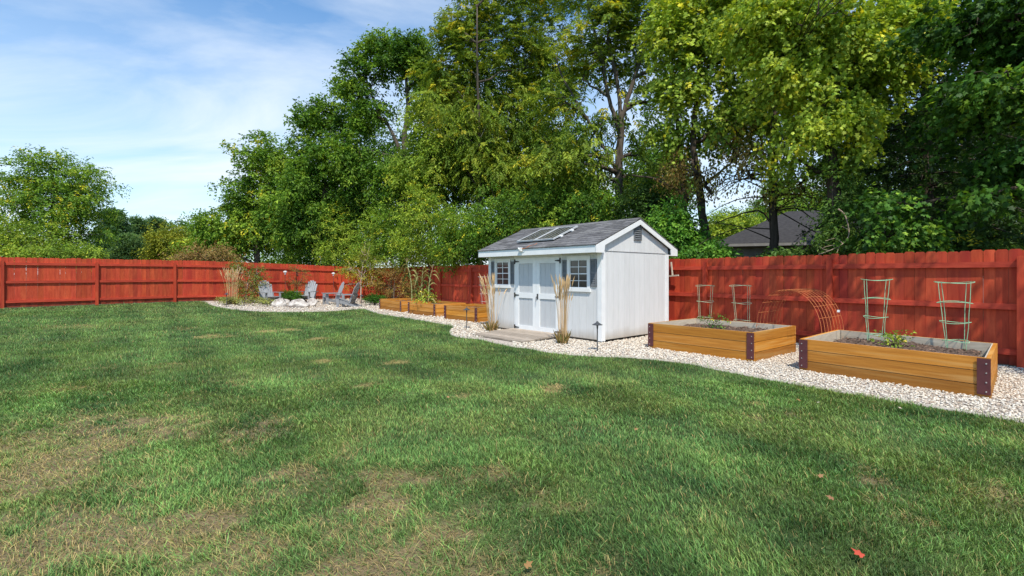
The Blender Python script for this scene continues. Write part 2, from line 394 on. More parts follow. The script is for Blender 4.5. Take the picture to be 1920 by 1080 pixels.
# gravel sheet, edging
def fill_poly(poly, step, zoff):
    x0, y0 = poly.min(0); x1, y1 = poly.max(0)
    xs = np.arange(x0-step, x1+step, step); ys = np.arange(y0-step, y1+step, step)
    V, Fq = grid(xs, ys, zoff); c = V[Fq].mean(1)
    return V, Fq[inpoly(poly, c[:, 0], c[:, 1])]
V, Fq = fill_poly(gravel_poly, .09, .012)
g = MB(); g.add(V, Fq); struct(g.build("gravel_bed", M['gravelbase'], smooth=True))
g = MB()
tn = nrm(np.gradient(edge, axis=0)); ns = np.stack([-tn[:, 1], tn[:, 0]], 1)
ne = len(edge); jit = (.006*(rng.random(ne)-.5))[:, None]
z = gz(edge[:, 0], edge[:, 1])
prof = [(-.045, -.02), (-.042, .012), (-.02, .020), (.03, .021), (.055, .014), (.06, -.02)]
V = np.concatenate([np.column_stack([edge+ns*(o+jit), z+h+.006*(vn(edge[:, 0]*5, edge[:, 1]*5, seed=3)-.5)]) for o, h in prof])
i = np.arange(ne-1); Fq = np.concatenate([np.stack([k*ne+i, k*ne+i+1, (k+1)*ne+i+1, (k+1)*ne+i], 1) for k in range(len(prof)-1)])
g.add(V, Fq); struct(g.build("edging", M['edging'], smooth=True))

# ------------------------------------------------------------------ leaf cards
MAPLE = np.array([(0, 0), (-.04, .22), (.10, .42), (.22, .22), (.52, .52), (.58, .20), (1, 0), (.58, -.20), (.52, -.52), (.22, -.22), (.10, -.42), (-.04, -.22)])
def cards(g, P, D, Nn, Ln, Wd, C, shape='rhomb', fold=.12, droop=.12):
    n = len(P); D = nrm(D); S = nrm(np.cross(D, Nn)); Nn = np.cross(S, D)
    Ln = np.broadcast_to(Ln, (n,))[:, None]; Wd = np.broadcast_to(Wd, (n,))[:, None]
    if shape == 'rhomb':
        v = np.stack([P, P+D*Ln*.45+S*Wd/2+Nn*Ln*fold, P+D*Ln-Nn*Ln*droop, P+D*Ln*.45-S*Wd/2+Nn*Ln*fold], 1).reshape(-1, 3)
        b = (np.arange(n)*4)[:, None]
        f = np.concatenate([b+[0, 2, 1], b+[0, 3, 2]]); k = 4
    else:
        o = MAPLE
        pts = [P+D*Ln*.38]
        for a, s_ in o: pts.append(P+D*Ln*a+S*Wd*s_-Nn*Ln*(.10*abs(s_)+.10*max(a-.4, 0)))
        v = np.stack(pts, 1).reshape(-1, 3); k = len(o)+1
        b = (np.arange(n)*k)[:, None]; m = len(o)
        f = np.concatenate([b+[0, 1+(i+1) % m, 1+i] for i in range(m)])
    c = np.repeat(C, k, 0)
    g.add(v, f, c)

def pal_pick(r, pal, w, t):
    """pal colours, blended by t in 0..1"""
    pal = np.asarray(pal, float); x = np.clip(t, 0, .999)*(len(pal)-1)
    i = x.astype(int); f = (x-i)[:, None]
    return pal[i]*(1-f)+pal[np.minimum(i+1, len(pal)-1)]*f

def foliage(r, clumps, crad, spr, nl, ln, pal, centre, kind='simple', droop=.25, flat=.65, wr=.5, yellow=0., ycol=(.26, .25, .03), twl=3.2, up=.7, seed=0, warm=True):
    """clumps (K,3) and radii -> leaf mesh; every clump carries spr sprays of nl leaves"""
    g = MB(); K = len(clumps)
    idx = np.repeat(np.arange(K), spr); m = len(idx)
    d = nrm(r.normal(size=(m, 3))+np.array([0, 0, .25])+.35*nrm(clumps[idx]-centre))
    rr = (.35+.65*r.random(m)**.6)[:, None]
    P0 = clumps[idx]+d*crad[idx][:, None]*rr*np.array([1, 1, flat])
    out = nrm(d*np.array([1, 1, .4])+.5*nrm(clumps[idx]-centre)+r.normal(size=(m, 3))*.35+np.array([0, 0, -droop]))
    lat = nrm(np.cross(out, np.array([0, 0, 1.])+r.normal(size=(m, 3))*.25))
    # spray colour: clump noise + height
    t = .5*vn(clumps[idx][:, 0]*1.1, clumps[idx][:, 1]*1.1, clumps[idx][:, 2]*1.1, seed=seed+5)+.5*vn(P0[:, 0]*2.1, P0[:, 1]*2.1, P0[:, 2]*2.1, seed=seed)+.16*r.normal(size=m)
    sc_ = pal_pick(r, pal, None, t)
    ym = (r.random(m) < yellow*(.3+1.4*(vn(P0[:, 0]*.9, P0[:, 1]*.9, P0[:, 2]*.9, seed=seed+9) > .55)))
    sc_[ym] = np.asarray(ycol)*(.7+.6*r.random((ym.sum(), 1)))
    tl = ln*twl*(.7+.6*r.random(m))
    s = np.linspace(.08, 1, nl)
    side = np.where(np.arange(nl) % 2 == 0, 1., -1.)
    S_ = s[None, :, None]; T_ = tl[:, None, None]
    P = P0[:, None, :]+out[:, None, :]*S_*T_+np.array([0, 0, -1.])*(S_**2)*T_*(droop*.9)
    if kind == 'pinnate':
        D = lat[:, None, :]*side[None, :, None]*.9+out[:, None, :]*.45+np.array([0, 0, -.35])+r.normal(size=(m, nl, 3))*.15
        Nn = np.array([0, 0, up])+.5*out[:, None, :]*np.array([1, 1, 0])+r.normal(size=(m, nl, 3))*.25
    elif kind == 'needle':
        D = out[:, None, :]*.7+r.normal(size=(m, nl, 3))*.55+lat[:, None, :]*side[None, :, None]*.5+np.array([0, 0, .1])
        Nn = np.array([0, 0, up])+r.normal(size=(m, nl, 3))*.6
    else:
        P = P+r.normal(size=(m, nl, 3))*ln*.35
        D = lat[:, None, :]*side[None, :, None]*.7+out[:, None, :]*.55+np.array([0, 0, -droop*1.2])+r.normal(size=(m, nl, 3))*.4
        Nn = np.array([0, 0, up])+.45*out[:, None, :]+r.normal(size=(m, nl, 3))*.45
    P = P.reshape(-1, 3); n = len(P)
    C = np.repeat(sc_, nl, 0)*(.72+.56*r.random((n, 1)))
    if warm: C = C*np.array([1.12, 1.08, .75])
    Ls = ln*(.65+.6*r.random(n))
    cards(g, P, D.reshape(-1, 3), nrm(np.broadcast_to(Nn, (m, nl, 3)).reshape(-1, 3)), Ls, Ls*wr, C, 'maple' if kind == 'maple' else 'rhomb')
    return g

def bez(a, b, c, n=6):
    t = np.linspace(0, 1, n)[:, None]; return (1-t)**2*a+2*t*(1-t)*b+t*t*c
def wob(r, p, amp):
    q = np.array(p, float); q[1:-1] += r.normal(size=(len(q)-2, 3))*amp; return q

GREEN = [(.013, .034, .007), (.032, .076, .012), (.072, .130, .019), (.135, .190, .030)]
MIDG = [(.018, .046, .008), (.045, .095, .015), (.095, .155, .024), (.17, .215, .036)]
MIDY = [(.028, .055, .010), (.065, .11, .018), (.12, .17, .028), (.20, .23, .04)]
YELG = [(.040, .075, .014), (.085, .135, .022), (.150, .200, .034), (.240, .265, .050)]
WALN = [(.030, .058, .011), (.060, .100, .018), (.110, .150, .026), (.19, .205, .036)]
DARK = [(.007, .017, .005), (.013, .030, .008), (.024, .052, .011), (.044, .082, .017)]  # dark greens, deepened to put the thicket's shade into the colour
MAPG = [(.014, .042, .009), (.030, .085, .016), (.058, .135, .024), (.11, .195, .036)]
MAPLE_SHADE = [(.007, .020, .005), (.014, .040, .008), (.034, .085, .015), (.13, .21, .035)]  # black-green shade and bright lit clusters put into the leaf colours
PINE = [(.024, .050, .022), (.042, .084, .032), (.074, .125, .046), (.11, .165, .062)]
BROWN = [(.06, .035, .016), (.11, .07, .03), (.10, .10, .03), (.17, .11, .05)]
REDB = [(.045, .045, .014), (.09, .085, .022), (.15, .085, .045), (.20, .16, .05)]
VINE = [(.02, .045, .012), (.04, .08, .02), (.075, .12, .03)]

def tree(name, label, cat, bpx, bd, lobes, seed, pal=MIDG, kind='simple', ln=.13, ncl=70, spr=16, nl=10, crad=.75, trunk_r=.16, tilt=0, stems=None, bark='bark', droop=.25,
         yellow=0., ycol=(.26, .25, .03), group=None, wr=.5, flat=.65, extra=None, branches=True, twl=3.2, bx=None, by=None, shell=.5, lmat='leaf', hollow=0.):
    r = np.random.default_rng(seed)
    X = (bpx-CX)/F0*bd if bx is None else bx; Y = bd if by is None else by
    base = np.array([X, Y, float(gz(X, Y))-.05])
    C, Rr = [], []
    for lb in lobes:
        px, py, rx, rz = lb[:4]; d = lb[4] if len(lb) > 4 else bd; dens = lb[5] if len(lb) > 5 else 1.
        C.append(at(px, py, d)); Rr.append(np.array([rx/F0*d, rx/F0*d*.8, rz/F0*d]))
    for e in (extra or []):
        C.append(np.array(e[:3], float)); Rr.append(np.array(e[3:6], float))
    C, Rr = np.array(C), np.array(Rr)
    vol = np.prod(Rr, 1)**.75; dens = np.array([(lb[5] if len(lb) > 5 else 1.) for lb in lobes]+[(e[6] if len(e) > 6 else 1.) for e in (extra or [])])
    li = r.choice(len(C), ncl, p=vol*dens/(vol*dens).sum())
    d = nrm(r.normal(size=(ncl, 3))); rad = (hollow+(1-hollow)*r.random(ncl)**shell)[:, None]
    cl = C[li]+d*Rr[li]*rad
    cr_ = crad*(.6+.8*r.random(ncl))
    centre = C.mean(0)
    cl[:, 2] = np.maximum(cl[:, 2], gz(cl[:, 0], cl[:, 1])+.25)
    t = thing(name, label, cat, base, 0, group)
    fo = foliage(r, cl, cr_, spr, nl, ln, pal, centre, kind, droop, flat, wr, yellow, ycol, twl, seed=seed)
    fo.build('crown', M[lmat], t, base)
    g = MB(); top = C[:, 2].max()
    segs = []
    if stems is None:
        tip = np.array([centre[0], centre[1], centre[2]+.55*(top-centre[2])])
        p = bez(base, base+np.array([tilt, 0, .55*(tip[2]-base[2])]), tip, 9); p = wob(r, p, .05*trunk_r*6)
        g.tube(p, np.linspace(trunk_r*1.15, trunk_r*.22, 9)*np.array([1.25]+[1]*8), 8); segs.append((p, trunk_r))
    else:
        for st in stems:
            p = np.array([at(a, b, bd+(c if c else 0)) for a, b, c in st[0]]); 
            if st[2]: p = np.concatenate([[base], p])
            p = smooth_line(p, 3); p = wob(r, p, .012*bd*.1)
            g.tube(p, np.linspace(st[1][0], st[1][1], len(p)), 8); segs.append((p, st[1][0]))
    if branches:
        allp = np.concatenate([s_[0] for s_ in segs]); 
        for i in range(len(C)):
            lo_ = allp[allp[:, 2] < C[i, 2]-.25*Rr[i, 2]]
            if not len(lo_): lo_ = allp
            a = lo_[np.argmin(np.linalg.norm((lo_-C[i])*np.array([1, 1, .7]), axis=1))]
            p = bez(a, (a+C[i])/2+np.array([0, 0, .15*np.linalg.norm(C[i]-a)]), C[i], 7); p = wob(r, p, .05)
            kk = .42 if i < len(lobes) or not lobes else .07
            g.tube(p, np.linspace(trunk_r*kk, trunk_r*kk*.33, 7), 6); segs.append((p, trunk_r*.4))
        allp = np.concatenate([s_[0] for s_ in segs])
        for i in r.permutation(ncl)[:min(ncl, 70)]:
            a = allp[np.argmin(np.linalg.norm(allp-cl[i]-np.array([0, 0, -.2]), axis=1))]
            e = cl[i]+nrm(cl[i]-a+1e-6)*cr_[i]*.5
            p = bez(a, (a+e)/2+np.array([0, 0, .12*np.linalg.norm(e-a)]), e, 6); p = wob(r, p, .03)
            g.tube(p, np.linspace(max(.012, trunk_r*.12), .006, 6), 4, cap=False)
    g.build('trunk', M[bark], t, base, smooth=True)
    return t

# ------------------------------------------------------------------ fences
def fence(name, label, p0, d, n, length, posts, seed):
    r = np.random.default_rng(seed)
    rz = math.atan2(d[1], d[0]); root = thing(name, label, 'fence', (p0[0], p0[1], 0), rz)
    def gl(x): q = p0+d*x; return float(gz(q[0], q[1]))
    for i, x in enumerate(posts):
        z = gl(x); g = MB(); hh = 1.72+.02*r.normal()
        cc = np.array([1, 1, 1])*(.85+.35*r.random())
        g.box(x-.047, x+.047, -.098, -.006, z-.1, z+hh, cc); g.prism([(x-.047, z+hh), (x+.047, z+hh), (x, z+hh+.012)], 1, -.098, -.006, cc)
        g.build('post', M['fence'], root)
    ends = [0]+list(posts)+[length]
    for a, b in zip(ends[:-1], ends[1:]):
        if b-a < .1: continue
        for zz in (.20, .90, 1.555):
            g = MB(); a2, b2 = a+.05, b-.05
            za, zb = gl(a)+zz, gl(b)+zz
            c = np.array([1, 1, 1])*(.85+.4*r.random())
            v = [(x, y, z_+k) for x, z_ in ((a2, za), (b2, zb)) for y in (-.05, -.008) for k in (0, .09)]
            g.add(v, [(0, 1, 3, 2), (4, 6, 7, 5), (0, 4, 5, 1), (2, 3, 7, 6), (0, 2, 6, 4), (1, 5, 7, 3)], c)
            g.build('rail', M['rail'], root)
        g = MB(); k = int(round((b-a)/.1475)); pw = (b-a)/k
        for j in range(k):
            x0 = a+j*pw+.0006+.0018*r.random()**3; x1 = a+(j+1)*pw-.0006-.0018*r.random()**3
            z0 = gl((x0+x1)/2)+.035+.012*r.normal()*.5; z1 = z0+1.80+.005*r.normal(); e = .024; tl = .004*r.normal(); yy = .003*r.normal()
            pts = [(x0, z0), (x1, z0), (x1+tl, z1-e), (x1-e+tl, z1), (x0+e+tl, z1), (x0+tl, z1-e)]
            br = .80+.36*r.random(); cc = np.array([br, br*(.88+.26*r.random()), br*(.9+.2*r.random())])
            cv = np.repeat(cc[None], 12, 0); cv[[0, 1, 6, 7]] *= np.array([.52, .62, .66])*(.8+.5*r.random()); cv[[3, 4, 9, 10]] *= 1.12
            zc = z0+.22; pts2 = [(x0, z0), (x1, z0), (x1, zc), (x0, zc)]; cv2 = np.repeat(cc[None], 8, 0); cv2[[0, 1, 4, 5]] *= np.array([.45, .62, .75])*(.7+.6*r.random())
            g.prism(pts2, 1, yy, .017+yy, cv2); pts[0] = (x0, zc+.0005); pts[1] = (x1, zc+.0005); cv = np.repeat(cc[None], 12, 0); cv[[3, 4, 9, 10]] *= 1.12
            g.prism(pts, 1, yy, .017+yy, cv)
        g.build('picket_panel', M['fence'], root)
    return root
def on_line(px, p, d):
    k = (px-CX)/F0; return float((k*p[1]-p[0])/(d[0]-k*d[1]))
lenR = float((B_+fr*5-corner)@fr)
pr = [max(on_line(x, corner, fr), 0) for x in (828, 886)]
a0, a1 = on_line(886, corner, fr), on_line(1325, corner, fr)
pr = [.05]+[pr[0]-2.75*k for k in (3, 2, 1) if pr[0]-2.75*k > .5]+pr+[a0+(a1-a0)*k/4 for k in (1, 2, 3)]+[a1, on_line(1558, corner, fr), on_line(1917, corner, fr), on_line(1917, corner, fr)+2.6]
fence('wooden_fence', 'red stained dog-ear picket fence running behind the shed and the raised beds', corner, fr, frn, lenR, pr, 3)
ls = l0-fl*8; lenL = float((corner-ls)@fl)
pl = [on_line(x, ls, fl) for x in (4, 181, 327, 445, 552, 637)]
pl = [pl[0]-2.6*k for k in (3, 2, 1) if pl[0]-2.6*k > 0]+pl
fence('wooden_fence', 'red stained picket fence along the far left side behind the grey lounge chairs', ls, fl, fln, lenL, pl, 4)

# ------------------------------------------------------------------ shed
Cn = G(1127.5, 644.5)[:2]; uu = nrm(np.array([-.66, .75])); vv = np.array([uu[1], -uu[0]])
LS, WS, HW = 3.72, 2.55, 1.93
so_ = Cn+uu*LS; rzs = math.atan2(-uu[1], -uu[0])
shed = thing('garden_shed', 'light grey garden shed with white trim, double doors and a dark shingle roof', 'shed', (so_[0], so_[1], 0), rzs)
def fx(px): 
    t = on_line(px, Cn, uu); return LS-t
def fz(px, py):
    t = on_line(px, Cn, uu); Y = Cn[1]+uu[1]*t; return H-(py-HY)/F0*Y
B0 = .07
def siding(g, axis, a, b, z0, z1, pos, sgn, top=None):
    """grooved boards on a wall plane; axis 0: along x at y=pos, axis 1: along y at x=pos; sgn: outward side"""
    k = int(round((b-a)/.2)); wv = (b-a)/k
    for j in range(k):
        p0, p1 = a+j*wv+.0022, a+(j+1)*wv-.0022; c = np.ones(3)*(.97+.06*rng.random())
        t0, t1 = (z1, z1) if top is None else (top(p0), top(p1))
        pts = [(p0, z0), (p1, z0), (p1, t1), (p0, t0)]
        if top is not None and p0 < WS/2 < p1: pts = [(p0, z0), (p1, z0), (p1, t1), (WS/2, top(WS/2)), (p0, t0)]
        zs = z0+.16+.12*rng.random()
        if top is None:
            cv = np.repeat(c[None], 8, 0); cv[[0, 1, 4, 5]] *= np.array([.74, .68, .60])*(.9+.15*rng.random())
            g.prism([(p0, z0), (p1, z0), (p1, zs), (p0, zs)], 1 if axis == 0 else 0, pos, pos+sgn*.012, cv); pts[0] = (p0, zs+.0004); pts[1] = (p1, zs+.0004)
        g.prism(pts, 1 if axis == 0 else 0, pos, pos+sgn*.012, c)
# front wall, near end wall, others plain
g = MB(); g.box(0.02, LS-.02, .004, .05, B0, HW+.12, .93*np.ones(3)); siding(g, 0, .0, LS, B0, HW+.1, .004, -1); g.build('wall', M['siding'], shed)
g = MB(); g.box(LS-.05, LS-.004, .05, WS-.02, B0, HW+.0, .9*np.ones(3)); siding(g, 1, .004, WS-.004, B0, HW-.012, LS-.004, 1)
g.build('wall', M['siding'], shed)
slope = (2.70-2.07)/(WS/2+.3)
g = MB(); topf = lambda y: HW+.135+slope*min(y, WS-y)
g.prism([(.0, HW), (WS, HW), (WS, topf(WS)), (WS/2, topf(WS/2)), (0, topf(0))], 0, LS-.03, LS+.006, .93*np.ones(3)); siding(g, 1, 0.002, WS-.002, HW+.012, 0, LS+.006, 1, topf)
g.build('gable', M['siding'], shed)
g = MB(); g.box(.0, LS-.05, WS-.05, WS, B0, HW+.1); g.box(0, .05, .05, WS-.05, B0, HW+.1); 
g.prism([(.0, HW+.1), (WS, HW+.1), (WS/2, topf(WS/2))], 0, 0, .05); g.build('wall', M['siding'], shed)
g = MB()
for y in (.12, .9, 1.7, 2.4): g.box(.04, LS-.03, y-.05, y+.05, -.03, B0-.002, .5*np.ones(3))
g.build('skid', M['ramp'], shed)
# corner trim
for nm, bx_ in (('corner_trim', (-.012, .085, -.026, -.009)), ('corner_trim', (LS-.085, LS+.028, -.028, -.009)), ('corner_trim', (LS+.0095, LS+.027, -.008, .10)), ('corner_trim', (LS+.0095, LS+.027, WS-.09, WS+.02))):
    g = MB(); g.box(*bx_, B0-.02, HW-.005 if bx_[3] > 0 else HW+.09); g.build(nm, M['trim'], shed)
# roof: stepped shingle courses
ov, ro = .30, .10
g = MB(); nrow = 12
run = WS/2+ov
for sgn in (0, 1):
    for i in range(nrow):
        s0, s1 = i/nrow, (i+1)/nrow+.012
        x = -ro
        while x < LS+ro-.01:
            wv = .22+.16*rng.random(); x1 = min(x+wv, LS+ro)
            y0, y1 = -ov-.02+(run+.02)*s0+.012*(rng.random()-.5)*(i > 0), -ov-.02+(run+.02)*min(s1, 1.0)
            z0, z1 = 2.055+(2.70-2.055)*s0, 2.055+(2.70-2.055)*min(s1, 1.)
            th = .013
            P_ = [(y0, z0+th), (y1, z1+.002), (y1, z1-.012), (y0, z0-.006)]
            if sgn: P_ = [(WS-a, b) for a, b in P_]
            c = np.ones(3)*(.7+.65*rng.random())*np.array([1, .99, .97+.05*rng.random()])
            g.prism(P_, 0, x, x1-.002, c); x = x1
g.build('roof', M['shingle'], shed)
g = MB()
for k in range(20):
    a = -ro+k*(LS+2*ro)/20; b = a+(LS+2*ro)/20-.002; c = np.ones(3)*(.75+.5*rng.random())
    g.prism([(WS/2-.13, 2.70-.13*slope+.014), (WS/2, 2.722), (WS/2+.13, 2.70-.13*slope+.014), (WS/2, 2.705)], 0, a, b, c)
g.build('ridge_cap', M['shingle'], shed)
# fascia, soffit, rake boards
g = MB(); g.box(-ro+.004, LS+ro-.004, -ov, -ov+.025, 1.895, 2.042); g.box(-ro+.01, LS+ro-.012, -ov+.027, -.014, 1.90, 1.915); g.build('fascia', M['trim'], shed)
g = MB(); g.box(-ro+.004, LS+ro-.004, WS+ov-.025, WS+ov, 1.895, 2.042); g.box(-ro+.01, LS+ro-.012, WS+.014, WS+ov-.027, 1.90, 1.915); g.build('fascia', M['trim'], shed)
for xx in (LS+ro-.022, -ro-.002):
    g = MB()
    zt = lambda y: 2.048+slope*(min(y, WS-y)+ov)
    g.prism([(-ov+.0, 1.893), (-.03, 1.893), (.0, zt(0)-.115), (WS/2, zt(WS/2)-.115), (WS, zt(0)-.115), (WS+.03, 1.893), (WS+ov, 1.893), (WS+ov, zt(-ov)-.008), (WS/2, zt(WS/2)-.008), (-ov, zt(-ov)-.008)], 0, xx, xx+.024)
    g.build('rake_board', M['trim'], shed)
# gable vent
g = MB(); vy, vz = WS/2-.01, 2.36
g.box(LS+.018, LS+.034, vy-.14, vy+.14, vz-.15, vz+.17); gv = g.build('vent', M['shutter'], shed)
g = MB()
for k in range(6): g.prism([(LS+.034, vz-.115+k*.045), (LS+.056, vz-.125+k*.045), (LS+.056, vz-.119+k*.045), (LS+.034, vz-.095+k*.045)], 1, vy-.118, vy+.118)
for s_ in (-1, 1): g.box(LS+.034, LS+.05, vy+s_*.131-.009, vy+s_*.131+.009, vz-.15, vz+.17)
g.box(LS+.034, LS+.05, vy-.121, vy+.121, vz-.15, vz-.133); g.box(LS+.034, LS+.05, vy-.121, vy+.121, vz+.153, vz+.17)
g.build('louver', M['shutter'], gv)
Z = lambda zx, zy: (900+zx/5.4, 460+zy/5.4)
def fr_box(zx0, zx1, zy0, zy1):
    a, b = Z(zx0, zy0), Z(zx1, zy1); m = ((a[0]+b[0])/2)
    return fx(a[0]), fx(b[0]), fz(m, b[1]), fz(m, a[1])
# windows
for wb in ((157, 315, 137, 430), (890, 1122, 108, 468)):
    x0, x1, z0, z1 = fr_box(*wb); g = MB(); f = .075
    if wb[0] < 400: f = .07
    g.box(x0, x1, -.034, -.009, z1-f, z1); g.box(x0-.012, x1+.012, -.046, -.009, z0, z0+f)
    g.box(x0, x0+f, -.034, -.009, z0+f+.001, z1-f-.001); g.box(x1-f, x1, -.034, -.009, z0+f+.001, z1-f-.001)
    wf = g.build('window', M['trim'], shed)
    zi0, zi1, xi0, xi1 = z0+f, z1-f, x0+f, x1-f; zm = (zi0+zi1)/2
    g = MB(); g.box(xi0, xi1, -.010, -.0085, zi0, zi1); g.build('pane', M['glass'], wf)
    g = MB(); b_ = .018
    for (za, zb, yo) in ((zi0, zm+.012, -.020), (zm-.012, zi1, -.026)):
        g.box(xi0+.001, xi0+b_, yo, -.011, za+.001, zb-.001); g.box(xi1-b_, xi1-.001, yo, -.011, za+.001, zb-.001)
        g.box(xi0+b_+.001, xi1-b_-.001, yo, -.011, za+.001, za+b_+.004); g.box(xi0+b_+.001, xi1-b_-.001, yo, -.011, zb-b_-.004, zb-.001)
        xm = (xi0+xi1)/2; zq = (za+zb)/2
        g.box(xm-.008, xm+.008, yo+.004, -.0115, za+b_+.005, zb-b_-.005)
        g.box(xi0+b_+.002, xm-.009, yo+.004, -.0115, zq-.007, zq+.007); g.box(xm+.009, xi1-b_-.002, yo+.004, -.0115, zq-.007, zq+.007)
    g.build('sash', M['trim'], wf)
# shutters
for sb in ((122, 155, 165, 388), (317, 354, 163, 392), (843, 888, 148, 425), (1124, 1186, 138, 418)):
    x0, x1, z0, z1 = fr_box(*sb); g = MB(); f = .03
    g.box(x0, x1, -.016, -.009, z0, z1)
    for xa, xb in ((x0, x0+f), (x1-f, x1)): g.box(xa, xb, -.032, -.016, z0, z1)
    zmid = (z0+z1)/2
    for za in (z0, zmid-.02, z1-.04): g.box(x0+f, x1-f, -.031, -.016, za, za+.04)
    for za, zb in ((z0+.045, zmid-.025), (zmid+.025, z1-.045)):
        k = int((zb-za)/.032)
        for j in range(k):
            zq = za+(j+.2)*(zb-za)/k
            g.prism([(-.016, zq), (-.029, zq-.008), (-.029, zq-.002), (-.016, zq+.017)], 0, x0+f+.001, x1-f-.001)
    g.build('shutter', M['shutter'], shed)
# double door
dx0, dx1, dz0, dz1 = fx(Z(357, 0)[0]), fx(Z(835, 0)[0]), B0+.0, fz(Z(600, 0)[0], Z(0, 98)[1])
g = MB(); f = .055
g.box(dx0, dx0+f, -.030, -.009, dz0-.02, dz1); g.box(dx1-f, dx1, -.030, -.009, dz0-.02, dz1); g.box(dx0+f+.001, dx1-f-.001, -.034, -.009, dz1-.05, dz1+.005)
g.build('door_frame', M['trim'], shed)
xm = fx(Z(581, 0)[0])
for di, (xa, xb) in enumerate(((dx0+f+.004, xm-.003), (xm+.003, dx1-f-.004))):
    g = MB(); w_ = .115; zt = dz1-.055; zmid = fz(Z(600, 0)[0], Z(0, 512)[1])
    g.box(xa, xa+w_, -.044, -.014, dz0, zt); g.box(xb-w_, xb, -.044, -.014, dz0, zt)
    for za, zb in ((dz0, dz0+.13), (zmid-.065, zmid+.06), (zt-.14, zt)): g.box(xa+w_+.001, xb-w_-.001, -.0435, -.014, za, zb)
    dr = g.build('door', M['trim'], shed)
    g = MB(); 
    for za, zb in ((dz0+.131, zmid-.066), (zmid+.061, zt-.141)):
        k = 3; wv = (xb-xa-2*w_)/k
        for j in range(k): g.box(xa+w_+j*wv+.003, xa+w_+(j+1)*wv-.003, -.024, -.014, za, zb)
        g.box(xa+w_+.001, xb-w_-.001, -.0165, -.0135, za+.001, zb-.001)
    g.build('door_panel', M['panel'], dr)
    for hz_ in (zt-.09, zmid, dz0+.07):
        g = MB(); s_ = 1 if di == 0 else -1; xh = xa if di == 0 else xb
        g.prism([(xh-s_*.045, hz_-.06), (xh-s_*.012, hz_-.06), (xh-s_*.005, hz_-.02), (xh+s_*.13, hz_-.008), (xh+s_*.13, hz_+.008), (xh-s_*.005, hz_+.02), (xh-s_*.012, hz_+.06), (xh-s_*.045, hz_+.06)], 1, -.052, -.045)
        g.build('hinge', M['black'], dr)
    if di == 1:
        g = MB(); hx = xa+.05; hzz = zmid-.02
        g.box(hx-.022, hx+.022, -.052, -.045, hzz-.06, hzz+.07); g.tube([(hx, -.05, hzz), (hx, -.085, hzz), (hx, -.095, hzz-.01), (hx-.01, -.095, hzz-.11)], [.009, .009, .009, .006], 8)
        g.build('handle', M['lampmetal'], dr)
# ramp in front of the door
rp = [G(966, 622.5), G(1041, 634), G(998, 647.5), G(910, 635)]
rc = sum(rp)/4; ramp = thing('wooden_ramp', 'low weathered plank ramp in front of the shed doors', 'ramp', (rc[0], rc[1], 0), rzs)
cs, sn = math.cos(-rzs), math.sin(-rzs)
loc = [np.array([cs*(p-rc)[0]-sn*(p-rc)[1], sn*(p-rc)[0]+cs*(p-rc)[1]]) for p in rp]
g = MB(); k = 7
rx0 = min(loc[0][0], loc[3][0]); rx1 = max(loc[1][0], loc[2][0])
y_b = (loc[0][1]+loc[1][1])/2; y_f = (loc[2][1]+loc[3][1])/2
ybase = (rotm := np.array([[cs, -sn], [sn, cs]])) @ (so_-rc[:2]); y_b = ybase[1]-.03
rx0, rx1 = ybase[0]+dx0-.05, ybase[0]+dx1+.08
for j in range(k):
    a, b = y_f+(y_b-y_f)*j/k, y_f+(y_b-y_f)*(j+1)/k-.008; za, zb = .055+.05*j/k, .055+.05*(j+1)/k; c = np.ones(3)*(.75+.45*rng.random())
    e0, e1 = .02*rng.normal(), .02*rng.normal()
    v = [(x, y, z_+dz) for x in (rx0+e0, rx1+e1) for y, z_ in ((a, za), (b, zb)) for dz in (-.03, 0)]
    g.add(v, [(0, 1, 3, 2), (4, 6, 7, 5), (0, 4, 5, 1), (2, 3, 7, 6), (0, 2, 6, 4), (1, 5, 7, 3)], c)
g.build('deck', M['ramp'], ramp)
g = MB()
for x in (rx0+.05, (rx0+rx1)/2, rx1-.05): g.box(x-.02, x+.02, y_f+.03, y_b-.02, -.02, .024, .45*np.ones(3))
g.build('bearer', M['ramp'], ramp)
# solar panels on the front roof slope
def sh_w(x, y, z=0): return np.array([so_[0]+math.cos(rzs)*x-math.sin(rzs)*y, so_[1]+math.sin(rzs)*x+math.cos(rzs)*y, z])
ang = math.atan((2.70-2.055)/run)
sp0 = None
def roof_pt(zx, zy):
    """point on the front slope seen at the roof zoom"""
    px, py = 960+zx/6.194, 400+zy/6.19
    o = np.array([0, 0, H]); d_ = np.array([(px-CX)/F0, 1, (HY-py)/F0]); 
    rm = np.array([[cs, -sn], [sn, cs]]); ol = rm @ (o[:2]-so_); dl = rm @ d_[:2]
    # z = 2.055 + k*(y+ov) + .02
    k = (2.70-2.055)/run; t = (2.055+k*(ol[1]+ov)+.03-o[2])/(d_[2]-k*dl[1])
    return ol+dl*t
q = [roof_pt(60, 345), roof_pt(235, 335), roof_pt(475, 320), roof_pt(380, 190), roof_pt(560, 175), roof_pt(800, 150)]
yb = min(.9, np.mean([q[3][1], q[4][1], q[5][1]])); ya = np.mean([q[0][1], q[1][1], q[2][1]])
wpan = (q[2][0]-q[0][0])/2-.01
